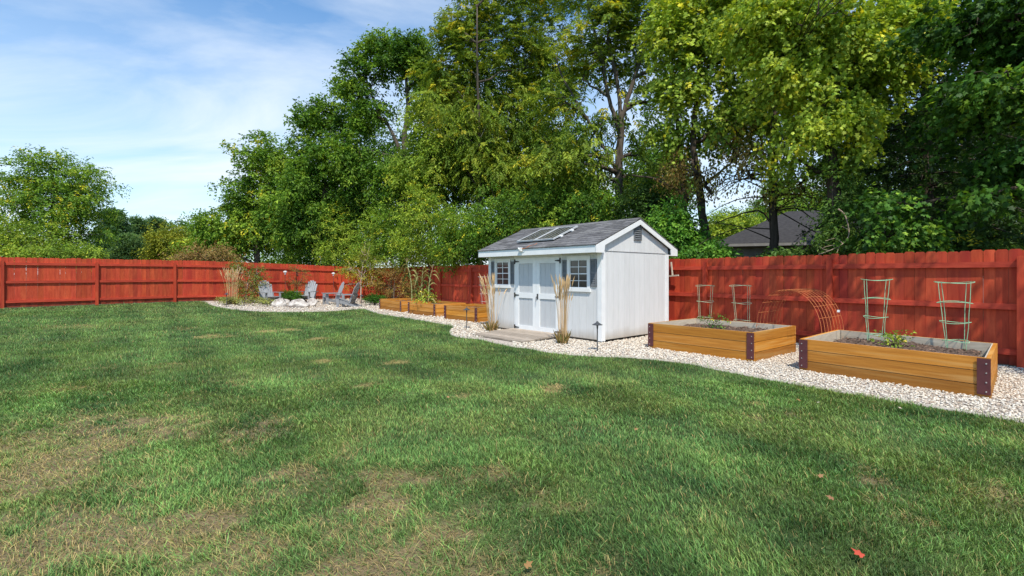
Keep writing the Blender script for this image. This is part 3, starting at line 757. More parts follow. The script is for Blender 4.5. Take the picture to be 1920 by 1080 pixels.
for i, lab in enumerate(('framed solar panel on the shed roof, left of the pair', 'framed solar panel on the shed roof, right of the pair, next to the bare shingles')):
    x0 = q[0][0]+i*(wpan+.02); lp = (yb-ya)/math.cos(ang)
    zb = 2.055+(2.70-2.055)/run*(ya+ov)+.05
    fw = .03; g = MB()
    g.box(0, wpan, 0, fw, 0, .035); g.box(0, wpan, lp-fw, lp, 0, .035); g.box(0, fw, fw+.001, lp-fw-.001, 0, .035); g.box(wpan-fw, wpan, fw+.001, lp-fw-.001, 0, .035)
    pnl = g.build('solar_panel', M['alu'], shed); pnl.location = (x0, ya, zb); pnl.rotation_euler = (ang, 0, 0); pnl['label'] = lab
    g = MB(); g.box(fw+.001, wpan-fw-.001, fw+.001, lp-fw-.001, .01, .026); g.build('cell_sheet', M['solar'], pnl)
    g = MB()
    for k in range(1, 4): g.box(fw+k*(wpan-2*fw)/4-.003, fw+k*(wpan-2*fw)/4+.003, fw+.002, lp-fw-.002, .0262, .028)
    for k in range(1, 8): g.box(fw+.002, wpan-fw-.002, fw+k*(lp-2*fw)/8-.002, fw+k*(lp-2*fw)/8+.002, .0285, .0295)
    g.build('cell_line', M['alu'], pnl)
    if i == 1:
        for yy in (lp*.28, lp*.72): g = MB(); g.box(wpan+.001, wpan+.05, yy-.04, yy+.04, -.02, .012); g.build('bracket', M['plastic'], pnl)
# flood light on the fascia
lx, lz_ = fx(988.5)+.12, 2.03
fl_w = sh_w(lx, -ov-.002, lz_)
fld = thing('security_light', 'small white flood light with a cable under the shed roof edge', 'light', fl_w, rzs)
g = MB(); g.box(-.05, .05, -.07, -.002, -.04, .05); g.prism([(-.075, .05), (.06, .05), (.05, .08), (-.06, .08)], 0, -.055, .055) if False else None
g.tube([(0, -.07, .01), (-.01, -.10, .0)], [.035, .045], 10); g.build('housing', M['plastic'], fld)
g = MB(); g.tube([(-.011, -.1005, .0), (-.012, -.104, -.001)], [.036, .034], 10); g.build('lens', M['black'], fld)
g = MB(); g.tube(smooth_line(np.array([(.05, -.03, .03), (.13, -.03, .02), (.2, .02, .06), (.17, .10, .09), (.24, .18, .11), (.27, .26, .15)]), 4), .006, 5); g.build('cable', M['rust'], fld)

# L bracket on the fence by the shed
bp = at(1262, 500, 12.3); k = on_line(1262, corner, fr); q = corner+fr*k-frn*.06
br = thing('bracket', 'cream wooden L-shaped bracket on the red fence just right of the shed', 'bracket', (q[0], q[1], 1.4), math.atan2(fr[1], fr[0]))
g = MB(); g.beam((0, -.02, .36), (.05, -.03, 0), .035, .02, (0, 1, 0)); g.build('upright', M['bracket'], br)
g = MB(); g.beam((-.05, -.03, .0), (.24, -.05, .02), .03, .035); g.build('arm', M['bracket'], br)

# ------------------------------------------------------------------ raised beds
def raised_bed(label, quad, h, far, seed, soil_z=None, group='cedar raised garden beds', lip=True):
    """quad: FL, FR, BR, BL ground corners"""
    r = np.random.default_rng(seed); q = [np.array(p[:2], float) for p in quad]
    ctr = sum(q)/4; d = nrm(q[1]-q[0]); rz = math.atan2(d[1], d[0]); z0 = float(gz(*ctr))
    t = thing('raised_bed', label, 'raised bed', (ctr[0], ctr[1], z0), rz, group)
    c, s = math.cos(-rz), math.sin(-rz); q = [np.array([c*(p-ctr)[0]-s*(p-ctr)[1], s*(p-ctr)[0]+c*(p-ctr)[1]]) for p in q]
    names = ['front_board', 'end_board', 'rear_board', 'end_board']; th = .04; nb = 3
    inner = []
    for i in range(4):
        a, b = q[i], q[(i+1) % 4]; dd_ = nrm(b-a); nn = np.array([dd_[1], -dd_[0]])     # outward
        m = M['cedar_x'] if i in (0, 2) else M['cedar_y']
        g = MB()
        for k in range(nb):
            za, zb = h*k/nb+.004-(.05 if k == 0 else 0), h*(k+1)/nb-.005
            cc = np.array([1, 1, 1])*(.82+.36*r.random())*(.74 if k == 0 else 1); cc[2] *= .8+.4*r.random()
            a2, b2 = (a, b) if i in (0, 2) else (a+dd_*th, b-dd_*th)
            jo = .003*r.normal()
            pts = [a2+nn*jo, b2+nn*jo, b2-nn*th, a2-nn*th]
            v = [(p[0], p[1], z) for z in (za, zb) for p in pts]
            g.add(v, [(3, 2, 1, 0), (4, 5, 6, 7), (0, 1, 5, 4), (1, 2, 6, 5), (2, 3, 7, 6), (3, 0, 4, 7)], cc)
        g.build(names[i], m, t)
        # pale inside face
        g = MB(); o = th+.002
        a3, b3 = a+dd_*o*1.02-nn*o, b-dd_*o*1.02-nn*o
        pts = [a3, b3, b3-nn*.012, a3-nn*.012]
        g.add([(p[0], p[1], z) for z in (.02, h-.006) for p in pts], [(3, 2, 1, 0), (4, 5, 6, 7), (0, 1, 5, 4), (1, 2, 6, 5), (2, 3, 7, 6), (3, 0, 4, 7)])
        g.build('liner', M['cedar_x' if far else 'liner'], t)
    a, b = q[0], q[1]; dd_ = nrm(b-a); nn = np.array([dd_[1], -dd_[0]])
    for p, sg in ((a, 1), (b, -1)):
        g = MB(); w_ = .115
        p0, p1 = p-sg*dd_*.003, p+sg*dd_*w_
        pts = [p0+nn*.014, p1+nn*.014, p1+nn*.008, p0+nn*.008]
        if sg < 0: pts = pts[::-1]
        g.add([(x[0], x[1], z) for z in (.055, h-.012) for x in pts], [(3, 2, 1, 0), (4, 5, 6, 7), (0, 1, 5, 4), (1, 2, 6, 5), (2, 3, 7, 6), (3, 0, 4, 7)])
        pl_ = g.build('corner_plate', M['plate'], t)
        g = MB()
        for k in range(4):
            c0 = p+sg*dd_*.035+nn*.014; z = .09+k*(h-.16)/3
            g.tube([(c0[0], c0[1], z), (c0[0]+nn[0]*.006, c0[1]+nn[1]*.006, z)], [.009, .006], 8)
        g.build('screw', M['screw'], pl_)
    sz = h-.10 if soil_z is None else soil_z
    us = np.linspace(.03, .97, 70); vs = np.linspace(.03, .97, 50); U, W = np.meshgrid(us, vs); U, W = U.ravel(), W.ravel()
    ins = [q[0]*(1-.05)+q[2]*.05, q[1]*.95+q[3]*.05, q[2]*.95+q[0]*.05, q[3]*.95+q[1]*.05]
    P = (ins[0][None]*(1-U)[:, None]+ins[1][None]*U[:, None])*(1-W)[:, None]+(ins[3][None]*(1-U)[:, None]+ins[2][None]*U[:, None])*W[:, None]
    n1_ = fbm(P[:, 0]*6, P[:, 1]*6, seed=seed, o=5); n2_ = vn(P[:, 0]*34, P[:, 1]*34, seed=seed+3)
    Zs = sz+(n1_-.5)*.09+(n2_-.5)*.025-.02*(np.maximum(abs(U-.5), abs(W-.5)) > .45)
    i = (np.arange(69)[None, :]+np.arange(49)[:, None]*70).ravel()
    g = MB(); g.add(np.column_stack([P, Zs]), np.stack([i, i+1, i+71, i+70], 1), np.ones((len(P), 1))*(.7+.6*n2_)[:, None]*np.array([1, .95, .92]))
    # bark chips
    n = 900; j = r.integers(0, len(P), n); p3 = np.column_stack([P[j]+r.normal(size=(n, 2))*.012, Zs[j]+.006])
    cc = np.array([1.6, 1.35, 1.15])*(.5+1.6*r.random((n, 1))**2)
    cards(g, p3, nrm(r.normal(size=(n, 3))*np.array([1, 1, .25])), nrm(r.normal(size=(n, 3))*.4+np.array([0, 0, 1])), .02+.035*r.random(n), .012+.012*r.random(n), cc, fold=.02, droop=.02)
    g.build('soil', M['soil'], t)
    return t
lg, st_ = np.array([.634, -.773]), np.array([.777, .63]); c3_ = np.array([3.96, 9.18])
b3 = [c3_+a*lg*1.01+b*st_*.84 for a, b in ((-1, -1), (1, -1), (1, 1), (-1, 1))]
raised_bed('cedar raised bed beside the shed with a small green plant in its soil', b3, .50, False, 31)
b4 = [np.array(p) for p in ((4.31, 7.235), (5.50, 5.545), (6.80, 6.76), (5.70, 8.45))]
raised_bed('large cedar raised bed nearest the camera with two green wire cages in it', b4, .485, False, 32)
bd_, bv = np.array([.6, -.8]), np.array([.8, .6])
for lab, pa, pb, h, seed in (('cedar raised bed farthest left, beside the round green shrub, corn growing in it', (711.5, 579.5), (752.6, 586), .43, 33),
                             ('middle of the three cedar raised beds left of the shed', (765.3, 588.2), (816.5, 594.8), .44, 34),
                             ('cedar raised bed standing right next to the left corner of the shed', (833, 598.7), (895, 606), .46, 35)):
    a, b = G(*pa)[:2], G(*pb)[:2]; ln_ = np.linalg.norm(b-a); d_ = nrm(b-a); n_ = np.array([-d_[1], d_[0]])
    raised_bed(lab, [a, b, b+n_*1.25, a+n_*1.25], h, True, seed)

# ------------------------------------------------------------------ tomato cages, arch
def cage(label, x, y, z0, ztop, rt, m, legs=4, rings=3, tilt=(0, 0), group='wire tomato cages', square=False, low=True):
    t = thing('tomato_cage', label, 'plant cage', (x, y, z0), 0, group); h = ztop-z0
    zr = [h*(1-k*.30) for k in range(rings)]+([h*.12] if low else [])
    rad = lambda z: rt*(.62+.38*z/h)
    g = MB()
    for z in zr:
        a = np.linspace(0, 2*PI, 33); rr_ = rad(z)
        p = np.column_stack([rr_*np.cos(a)+tilt[0]*z, rr_*np.sin(a)+tilt[1]*z, z+.012*np.sin(a*2+z*9)])
        g = MB(); g.tube(p, .0046, 5, cap=False); g.build('ring', m, t)
    for k in range(legs):
        a = -math.atan2(x, y)+PI/4+2*PI*k/legs+.13
        p = [(rad(z)*math.cos(a)+tilt[0]*z, rad(z)*math.sin(a)+tilt[1]*z, z) for z in np.linspace(h+.01, -.12, 6)]
        g = MB(); g.tube(wob(rng, p, .004), .0045, 5); g.build('leg', m, t)
    return t
cage('pale green wire tomato cage behind the bed next to the shed, nearer the shed wall', 4.36, 10.9, 0, 1.19, .205, M['cagepale'], tilt=(.0, 0), low=False)
cage('pale green wire tomato cage behind the bed next to the shed, nearer the rusty arch', 4.82, 10.05, 0, 1.21, .215, M['cagepale'], tilt=(-.05, 0), low=False)
cage('green wire tomato cage in the large near bed, close to the rusty arch', 5.78, 7.68, .37, 1.36, .205, M['cagegreen'], tilt=(.02, 0))
cage('green wire tomato cage at the right end of the large near bed', 6.42, 6.98, .37, 1.33, .22, M['cagegreen'], tilt=(-.03, 0))
cw = G(880, 590)[:2]+bv*.7
cage('thin grey wire cage in the bed touching the shed', cw[0], cw[1], .33, 1.35, .28, M['greywire'])
Af = [np.array([4.72, 9.32]), np.array([5.10, 7.93])]; ax = nrm(np.array([.78, .63]))
arch = thing('wire_arch', 'rusty orange wire mesh arch bridging the two near raised beds', 'trellis', (4.91, 8.62, 0))
g = MB(); nh, nlw = 8, 11; th = np.linspace(0, PI, 29)
def archp(a, u):
    m_ = (Af[0]+Af[1])/2; hv = (Af[1]-Af[0])/2
    ca = np.sign(np.cos(a))*abs(np.cos(a))**.9
    zz = .30+.87*np.sin(a)**.85
    p = m_[None]-hv[None]*ca[:, None]+ax[None]*u
    return np.column_stack([p, zz])-np.array([4.91, 8.62, 0])
for k in range(nh): g.tube(archp(th, 1.02*k/(nh-1)), .0038, 4, cap=False)
g.build('hoop', M['rust'], arch)
g = MB()
for k in range(nlw):
    a = np.array([PI*(k+.5)/nlw]); p = np.concatenate([archp(a, u) for u in np.linspace(-.02, 1.04, 5)]); g.tube(wob(rng, p, .004), .004, 4, cap=False)
g.build('cross_wire', M['rust'], arch)
g = MB(); p = archp(np.array([PI*.83]), .98)[0]; g.box(p[0]-.025, p[0]+.025, p[1]-.006, p[1]+.002, p[2]-.02, p[2]+.02); g.build('tag', M['plastic'], arch)

# ------------------------------------------------------------------ path lights
def path_light(label, px, py, first=[None]):
    p = G(px, py)
    if first[0] is None:
        t = thing('path_light', label, 'garden light', p, 0, 'path lights along the gravel edge')
        g = MB(); g.tube([(0, 0, -.1), (0, 0, .5)], .011, 10); g.tube([(0, 0, .44), (0, 0, .52)], [.014, .02], 10); g.build('stake', M['lampmetal'], t)
        g = MB(); g.lathe([(.095, .510), (.098, .516), (.06, .535), (.03, .555), (.022, .563), (.02, .575), (.004, .58)], k=20); g.build('lamp_shade', M['lampmetal'], t)
        g = MB(); g.lathe([(.05, .0), (.048, .02), (.015, .03)], k=14); g.build('foot', M['lampmetal'], t)
        first[0] = t; return t
    return dup(first[0], label, p)
path_light('grey path light with a cone cap in the gravel before the shed corner', 1120, 661)
path_light('dark path light in the gravel before the bed left of the shed', 875, 618)
path_light('dark path light beside the grey chair farthest right', 678, 577.5)
path_light('dark path light beside the feathery grass at the far left gravel end', 425, 576)

# ------------------------------------------------------------------ chairs
def chair_mesh():
    t = thing('adirondack_chair', 'x', 'chair', (0, 0, 0), 0, 'grey adirondack chairs round the boulders')
    def sl(y): return .36-.24*(y+.30)/.62
    g = MB()
    for k in range(6):
        y = -.30+k*.092; c = np.ones(3)*(.95+.12*rng.random())
        g.beam((-.27, y, sl(y)), (.27, y, sl(y)), .082, .022, nrm(np.array([0, .36, .93])), c)
    g.build('seat', M['chair'], t)
    g = MB(); kx = 6
    b0, b1 = np.array([0, .19, .16]), np.array([0, .52, 1.08]); bd2 = nrm(b1-b0)
    for k in range(kx):
        x = -.235+k*.094; top = 1-.20*(abs(x)/.235)**2.2; c = np.ones(3)*(1.15+.2*rng.random())
        sp_ = 1+.16*0
        a = b0+np.array([x*.86, 0, 0]); b = b0+bd2*np.linalg.norm(b1-b0)*top+np.array([x*1.12, 0, 0])
        g.beam(a, b, .086, .02, np.array([0, -1, .38]), c)
    g.beam((-.26, .375, .52), (.26, .375, .52), .03, .06, c=np.ones(3)); g.beam((-.24, .27, .27), (.24, .27, .27), .03, .06, c=np.ones(3))
    g.build('backrest', M['chair'], t)
    for s in (-1, 1):
        g = MB(); x = s*.345
        v = [(x-.07, -.40), (x+.07, -.40), (x+.075, -.2), (x+.05, .38), (x-.03, .38), (x-.05, -.2)]
        g.prism(v, 2, .535, .56, np.ones(3)*.9); g.build('armrest', M['chair'], t)
        g = MB(); g.box(s*.30-.018, s*.30+.018, -.36, -.24, 0, .534, np.ones(3)*.95); g.build('leg', M['chair'], t)
        g = MB(); g.prism([(-.34, .22), (-.34, .36), (.0, .25), (.62, .04), (.66, 0), (.50, 0), (-.02, .13)], 0, s*.262-.016, s*.262+.016, np.ones(3)*.9)
        g.build('rear_leg', M['chair'], t)
        g = MB(); g.beam((s*.30, .33, .534), (s*.285, .20, .18), .03, .07, (0, 1, 0), np.ones(3)*.9); g.build('arm_support', M['chair'], t)
    return t
def face(v): return math.atan2(v[1], v[0])+PI/2
ch = chair_mesh()
spots_c = [((506, 571.5), (.80, -.60), 'grey adirondack chair left of the white boulders, turned to the right'), ((575, 568), (-.12, -1.), 'grey adirondack chair behind the white boulders, facing the camera'),
           ((623, 571.5), (-.80, -.55), 'grey adirondack chair right of the boulders with its pale backrest visible'), ((651, 575.5), (-1., .05), 'grey adirondack chair farthest right, seen side on with a dark back')]
for i, (p, f, lab) in enumerate(spots_c):
    q = G(*p)
    if i == 0: ch.location = q; ch.rotation_euler = (0, 0, face(f)); ch['label'] = lab
    else: dup(ch, lab, q, face(f))

# ------------------------------------------------------------------ boulders
def ico(sub):
    import bmesh
    bm = bmesh.new(); bmesh.ops.create_icosphere(bm, subdivisions=sub, radius=1.0)
    v = np.array([x.co[:] for x in bm.verts]); f = np.array([[l.index for l in p.verts] for p in bm.faces]); bm.free(); return v, f
IV, IF = ico(4)
for i, (px, py, sx_, sy_, sz_, lab) in enumerate(((524, 575.5, .34, .30, .30, 'white boulder at the left of the fire ring, before the left chair'), (560, 577, .42, .3, .24, 'broad white boulder at the front of the fire ring'),
                                            (585, 575, .27, .25, .27, 'tilted white boulder at the right of the fire ring'), (563, 572, .24, .22, .2, 'upright pale boulder at the back of the fire ring'), (537, 571, .2, .2, .2, 'small pale boulder tucked behind the left boulder'))):
    p = G(px, py); q = IV.copy(); d = fbm(q[:, 0]*1.3+i*7, q[:, 1]*1.3, q[:, 2]*1.3, seed=60+i, o=3)
    pl = nrm(np.random.default_rng(70+i).normal(size=(9, 3))); lim = .58+.25*np.random.default_rng(90+i).random(9)
    for n_, l_ in zip(pl, lim):
        e = q @ n_-l_; q -= np.clip(e, 0, None)[:, None]*n_
    q *= (.85+.4*d)[:, None]; q = q*np.array([sx_, sy_, sz_]); q[:, 2] += sz_*.42
    g = MB(); g.add(q, IF); o = g.build('boulder', M['quartz']); o.location = p
    tag(o, lab, 'boulder', 'white boulders of the fire ring')

# ------------------------------------------------------------------ feather reed grasses
def feather_grass(label, px, py, h, n, seed, rad=.10, lean=(0, 0)):
    r = np.random.default_rng(seed); p = G(px, py)
    t = thing('feather_grass', label, 'ornamental grass', p, 0, 'feather reed grasses')
    g = MB(); pl = MB(); bl = MB()
    a = r.random(n)*2*PI; rr = rad*np.sqrt(r.random(n)); b0 = np.column_stack([rr*np.cos(a), rr*np.sin(a), np.zeros(n)])
    for i in range(n):
        hh = h*(.72+.3*r.random()); o = np.array([math.cos(a[i]), math.sin(a[i]), 0])*(.03+.17*r.random()**2+.3*(r.random() < .12)*r.random())*hh*.6+np.array([lean[0], lean[1], 0])*r.random()
        pts = bez(b0[i], b0[i]+np.array([0, 0, hh*.6])+o*.3, b0[i]+np.array([0, 0, hh])+o, 6)
        c = np.array([.72, .51, .27])*(.7+.5*r.random())
        g.tube(pts, np.linspace(.0035, .002, 6), 3, c, cap=False)
        tip = bez(pts[-1], pts[-1]+(pts[-1]-pts[-2])*.5, pts[-1]+(pts[-1]-pts[-2])*1.1+o*.15, 5)
        pl.tube(tip, [.003, .010, .012, .008, .001], 4, np.array([.86, .63, .34])*(.75+.4*r.random()), cap=False)
    m = n*2; a = r.random(m)*2*PI; el = 1.1+.45*r.random(m); L_ = (.12+.26*r.random(m))*h/1.3
    P = np.column_stack([rad*1.2*np.cos(a)*r.random(m), rad*1.2*np.sin(a)*r.random(m), np.zeros(m)])
    D = np.column_stack([np.cos(a)*np.cos(el), np.sin(a)*np.cos(el), np.sin(el)])
    C = np.where(r.random((m, 1)) < .72, np.array([[.42, .29, .11]]), np.array([[.16, .17, .045]]))*(.6+.7*r.random((m, 1)))
    cards(bl, P, D, nrm(r.normal(size=(m, 3))+np.array([0, 0, 1])), L_, .006, C, fold=.0, droop=.22)
    g.build('stem', M['straw'], t); pl.build('plume', M['straw'], t); bl.build('leaf_blades', M['straw'], t)
    return t
feather_grass('tall straw coloured feather grass right of the shed doors', 1055, 646, 1.22, 56, 41, .085)
feather_grass('straw coloured feather grass at the left corner of the shed', 922, 622, 1.25, 50, 42, .11, (-.12, 0))
feather_grass('pale feather grass at the far left, beside a leafy bush and path light', 435, 571.5, 1.35, 70, 43, .17)

# ------------------------------------------------------------------ shrubs and small plants
def shrub(name, label, cat, px, py, lobes, seed, pal, **kw):
    """lobes relative to the base: (dx, dy, z, rx, ry, rz)"""
    p = G(px, py)
    ex = [(p[0]+l[0], p[1]+l[1], p[2]+l[2], *l[3:]) for l in lobes]
    return tree(name, label, cat, 0, 0, [], seed, pal, bx=p[0], by=p[1], extra=ex, **kw)
shrub('leafy_bush', 'tall open bush with reddish green leaves beside the feather grass, before the left fence', 'bush', 462, 569, [(-.25, .2, 1.35, .55, .45, .5), (.35, .2, 1.15, .55, .45, .6), (.0, .1, .8, .6, .45, .45), (.55, .1, .8, .35, .3, .4), (-.5, .2, 1.6, .3, .3, .3), (.2, .2, .45, .5, .4, .3)], 101,
      [(.02, .035, .012), (.05, .075, .02), (.10, .125, .035), (.16, .08, .045)], ln=.075, ncl=60, spr=9, nl=8, crad=.2, trunk_r=.03, bark='palebark', droop=.1)
shrub('thin_sapling', 'thin sparse sapling with brownish leaves against the fence, left of the middle chair', 'sapling', 558, 566, [(.0, 0, 1.5, .35, .3, .45), (.1, 0, .95, .35, .3, .35), (-.25, 0, 1.1, .2, .2, .3), (.35, 0, 1.4, .2, .2, .3)], 102, REDB, ln=.06, ncl=26, spr=6, nl=6, crad=.16, trunk_r=.016, bark='twig')
shrub('small_tree', 'small pale stemmed tree with yellow and orange leaves behind the rightmost chair', 'tree', 676, 570, [(-.5, .1, 1.7, .4, .3, .35), (.2, .1, 2.1, .45, .3, .5), (.7, .1, 1.7, .4, .3, .4), (.1, .1, 1.4, .6, .4, .35), (-.6, .1, 1.0, .35, .3, .25), (.8, 0, 1.0, .3, .3, .25), (.2, 0, 2.7, .3, .3, .4)], 103,
      [(.06, .09, .02), (.10, .13, .025), (.17, .17, .03), (.26, .17, .025)], ln=.085, ncl=55, spr=7, nl=7, crad=.22, trunk_r=.035, bark='palebark')
shrub('leafy_bush', 'reddish green bush behind the left end of the raised beds', 'bush', 738, 572, [(-.5, .6, .9, .6, .4, .6), (.3, .6, 1.0, .6, .4, .65), (-.1, .6, 1.5, .5, .4, .4), (.6, .6, .6, .4, .4, .4), (-.7, .6, 1.5, .35, .3, .3)], 104, REDB, ln=.075, ncl=75, spr=9, nl=8, crad=.22, trunk_r=.03, bark='twig', droop=.1)
for px, py, s, lab, seed in ((546, 567.5, .42, 'round dark green shrub between the left chair and the middle chair', 105), (703, 572.5, .36, 'round dark green shrub at the left end of the raised beds', 106)):
    shrub('round_shrub', lab, 'shrub', px, py, [(0, 0, s*.6, s, s, s*.55), (s*.4, 0, s*.5, s*.6, s*.6, s*.4)], seed, [(.012, .04, .008), (.03, .085, .012), (.06, .14, .022)], ln=.05, ncl=45, spr=14, nl=8, crad=.13, trunk_r=.02, bark='twig', group='round green shrubs in the gravel', droop=0.)
shrub('ground_cover', 'low grey green creeping plant in front of the far left bush', 'plant', 455, 573.5, [(-.5, 0, .08, .5, .3, .1), (.3, .05, .08, .6, .3, .1), (.9, .1, .07, .3, .2, .08)], 107, [(.06, .075, .03), (.13, .15, .06), (.22, .23, .10)], ln=.05, ncl=40, spr=9, nl=7, crad=.14, trunk_r=.006, bark='twig')
for px, py, zz, s, lab, seed, pal in ((1333, 617, .39, .16, 'small low green plant growing in the bed beside the shed', 108, MAPG), (1677, 650, .38, .18, 'small wilting yellow green plant in the middle of the large near bed', 109, YELG), (800, 570, .38, .3, 'low pale yellow green leaves spilling over the middle left bed', 110, YELG)):
    p = G(px, py, zz); ex = [(p[0], p[1], zz+s*.5, s, s, s*.5), (p[0], p[1], zz+s*1.2, s*.4, s*.4, s*.6)]
    r = np.random.default_rng(seed); t = thing('garden_plant', lab, 'plant', (p[0], p[1], zz))
    cl = np.array([p[0], p[1], zz+s*.5])+r.normal(size=(14, 3))*np.array([s*.45, s*.45, s*.35]); cl[:, 2] = np.maximum(cl[:, 2], zz+.04)
    foliage(r, cl, np.full(14, s*.3), 3, 5, s*.28, pal, p, 'simple', .2, .7, .6, .1, (.3, .25, .06)).build('foliage', M['leaf'], t, (p[0], p[1], zz))
    g = MB()
    for i in range(14): g.tube(wob(r, bez(np.array([p[0], p[1], zz-.02]), np.array([p[0], p[1], zz+s*.4]), cl[i], 5), .006), .004, 4)
    g.build('stem', M['twig'], t, (p[0], p[1], zz))
# dried corn
def corn(label, px, py, h, seed, bend=0):
    r = np.random.default_rng(seed); p = G(px, py, .33)+np.array([.3, .5, 0]); t = thing('corn_plant', label, 'corn plant', p, 0, 'corn stalks in the raised beds')
    g = MB(); tip = np.array([bend*.4, 0, h]); st = bez(np.zeros(3), np.array([-bend*.1, 0, h*.6]), tip, 8)
    g.tube(st, np.linspace(.022, .009, 8), 6); g.build('stalk', M['cornstalk'], t)
    g = MB()
    for k in range(14):
        s_ = .06+.86*k/13; i = s_*7; j = int(i); q = st[j]*(1-(i-j))+st[min(j+1, 7)]*(i-j)
        a = (k % 2)*PI+r.normal()*.5; L_ = (.45+.3*r.random())*(1-.3*s_); up = .35+.2*r.random()
        o = np.array([math.cos(a), math.sin(a)*.6, 0])
        c = bez(q, q+o*L_*.45+np.array([0, 0, L_*up*1.6]), q+o*L_*.85+np.array([0, 0, -L_*(.35+.6*r.random())]), 8)
        wd = np.array([.02, .045, .055, .055, .05, .038, .022, .003])*1.25
        sd_ = np.array([-o[1], o[0], .2]); v = np.concatenate([c-sd_*wd[:, None], c+sd_*wd[:, None]]); ii = np.arange(7)
        cc = np.array([.40, .38, .15])*(.7+.5*r.random()) if r.random() < .55 else np.array([.16, .24, .06])*(.8+.4*r.random())
        g.add(v, np.stack([ii, ii+1, ii+9, ii+8], 1), cc)
    g.build('leaf_blades', M['straw'], t)
    g = MB()
    for k in range(6):
        o = r.normal(size=3)*.10; g.tube(bez(tip, tip+np.array([0, 0, .1]), tip+np.array([o[0], o[1], .2]), 4), .004, 4, (.5, .38, .22))
    g.build('tassel', M['straw'], t)
M['cornstalk'] = mat('corn_stalk', (.30, .34, .13), (.46, .44, .22), .7, 9)
corn('tall pale corn plant at the left of the raised beds, leaning leaves', 752, 569, 1.55, 121, -.5)
corn('dried slender corn stalk between the other two corn plants', 771, 570, 1.25, 122, .1)
corn('corn plant with a drooping tassel, rightmost of the corn', 784, 571, 1.3, 123, .35)
# solar stake lights by the fence
def stake_light(label, px, first=[None]):
    k = on_line(px, ls, fl); q = ls+fl*k-fln*.35; z = float(gz(*q))
    if first[0] is None:
        t = thing('solar_stake_light', label, 'garden light', (q[0], q[1], z), 0, 'thin solar lights before the fence')
        g = MB(); g.tube([(0, 0, -.1), (0, 0, 1.36)], .009, 6); g.build('stake', M['lampmetal'], t)
        g = MB(); g.lathe([(.05, 1.38), (.09, 1.42), (.09, 1.46), (.02, 1.49)], k=12); g.build('lamp_head', M['plastic'], t)
        g = MB(); g.lathe([(.03, 1.30), (.04, 1.32), (.035, 1.379)], k=10); g.build('bulb', M['alu'], t)
        first[0] = t; return t
    return dup(first[0], label, (q[0], q[1], z))
stake_light('thin stake light with a white cap right of the middle chair', 619)
stake_light('thin stake light with a white cap between the left bush and the sapling', 529)
stake_light('thin stake light with a white cap standing behind the left bush', 440)

# ------------------------------------------------------------------ house behind the fence
hb = at(1480, 514, 27); hz0 = 0
hd = nrm(np.array([.93, -.36])); hrz = math.atan2(hd[1], hd[0])
p0 = at(1335, 455, 25.5)
hs = thing('neighbour_house', 'low grey neighbour house with a shade-darkened hip roof behind the red fence', 'house', (p0[0], p0[1], 0), hrz)
HL, HD, HH = 11.5, 8., 3.05
g = MB(); g.box(.4, HL, .4, HD, 0, HH); g.build('wall', M['housewall'], hs)
g = MB(); rz_ = 5.05
v = [(0, 0, HH), (HL+.5, 0, HH), (HL+.5, HD+.4, HH), (0, HD+.4, HH), (4.1, HD/2, rz_), (HL-3.5, HD/2, rz_)]
v2 = [(a, b, c-.18) for a, b, c in v[:4]]
g.add(v+v2, [(0, 1, 5, 4), (1, 2, 5), (2, 3, 4, 5), (3, 0, 4), (6, 7, 1, 0), (7, 8, 2, 1), (8, 9, 3, 2), (9, 6, 0, 3), (9, 8, 7, 6)]); g.build('roof', M['houseroof'], hs)
g = MB(); g.box(-.02, HL+.5, -.06, -.01, HH-.16, HH-.02); g.build('gutter', M['housewall'], hs)
for xw in (1.55, 6.2):
    g = MB(); g.box(xw, xw+1.5, .34, .398, 2.18, 2.26); g.box(xw, xw+.07, .34, .398, 1.2, 2.18); g.box(xw+1.43, xw+1.5, .34, .398, 1.2, 2.18); g.box(xw, xw+1.5, .34, .398, 1.12, 1.2)
    wf = g.build('window', M['trim'], hs)
    g = MB(); g.box(xw+.07, xw+1.43, .37, .39, 1.2, 2.18); g.build('pane', M['glass'], wf)

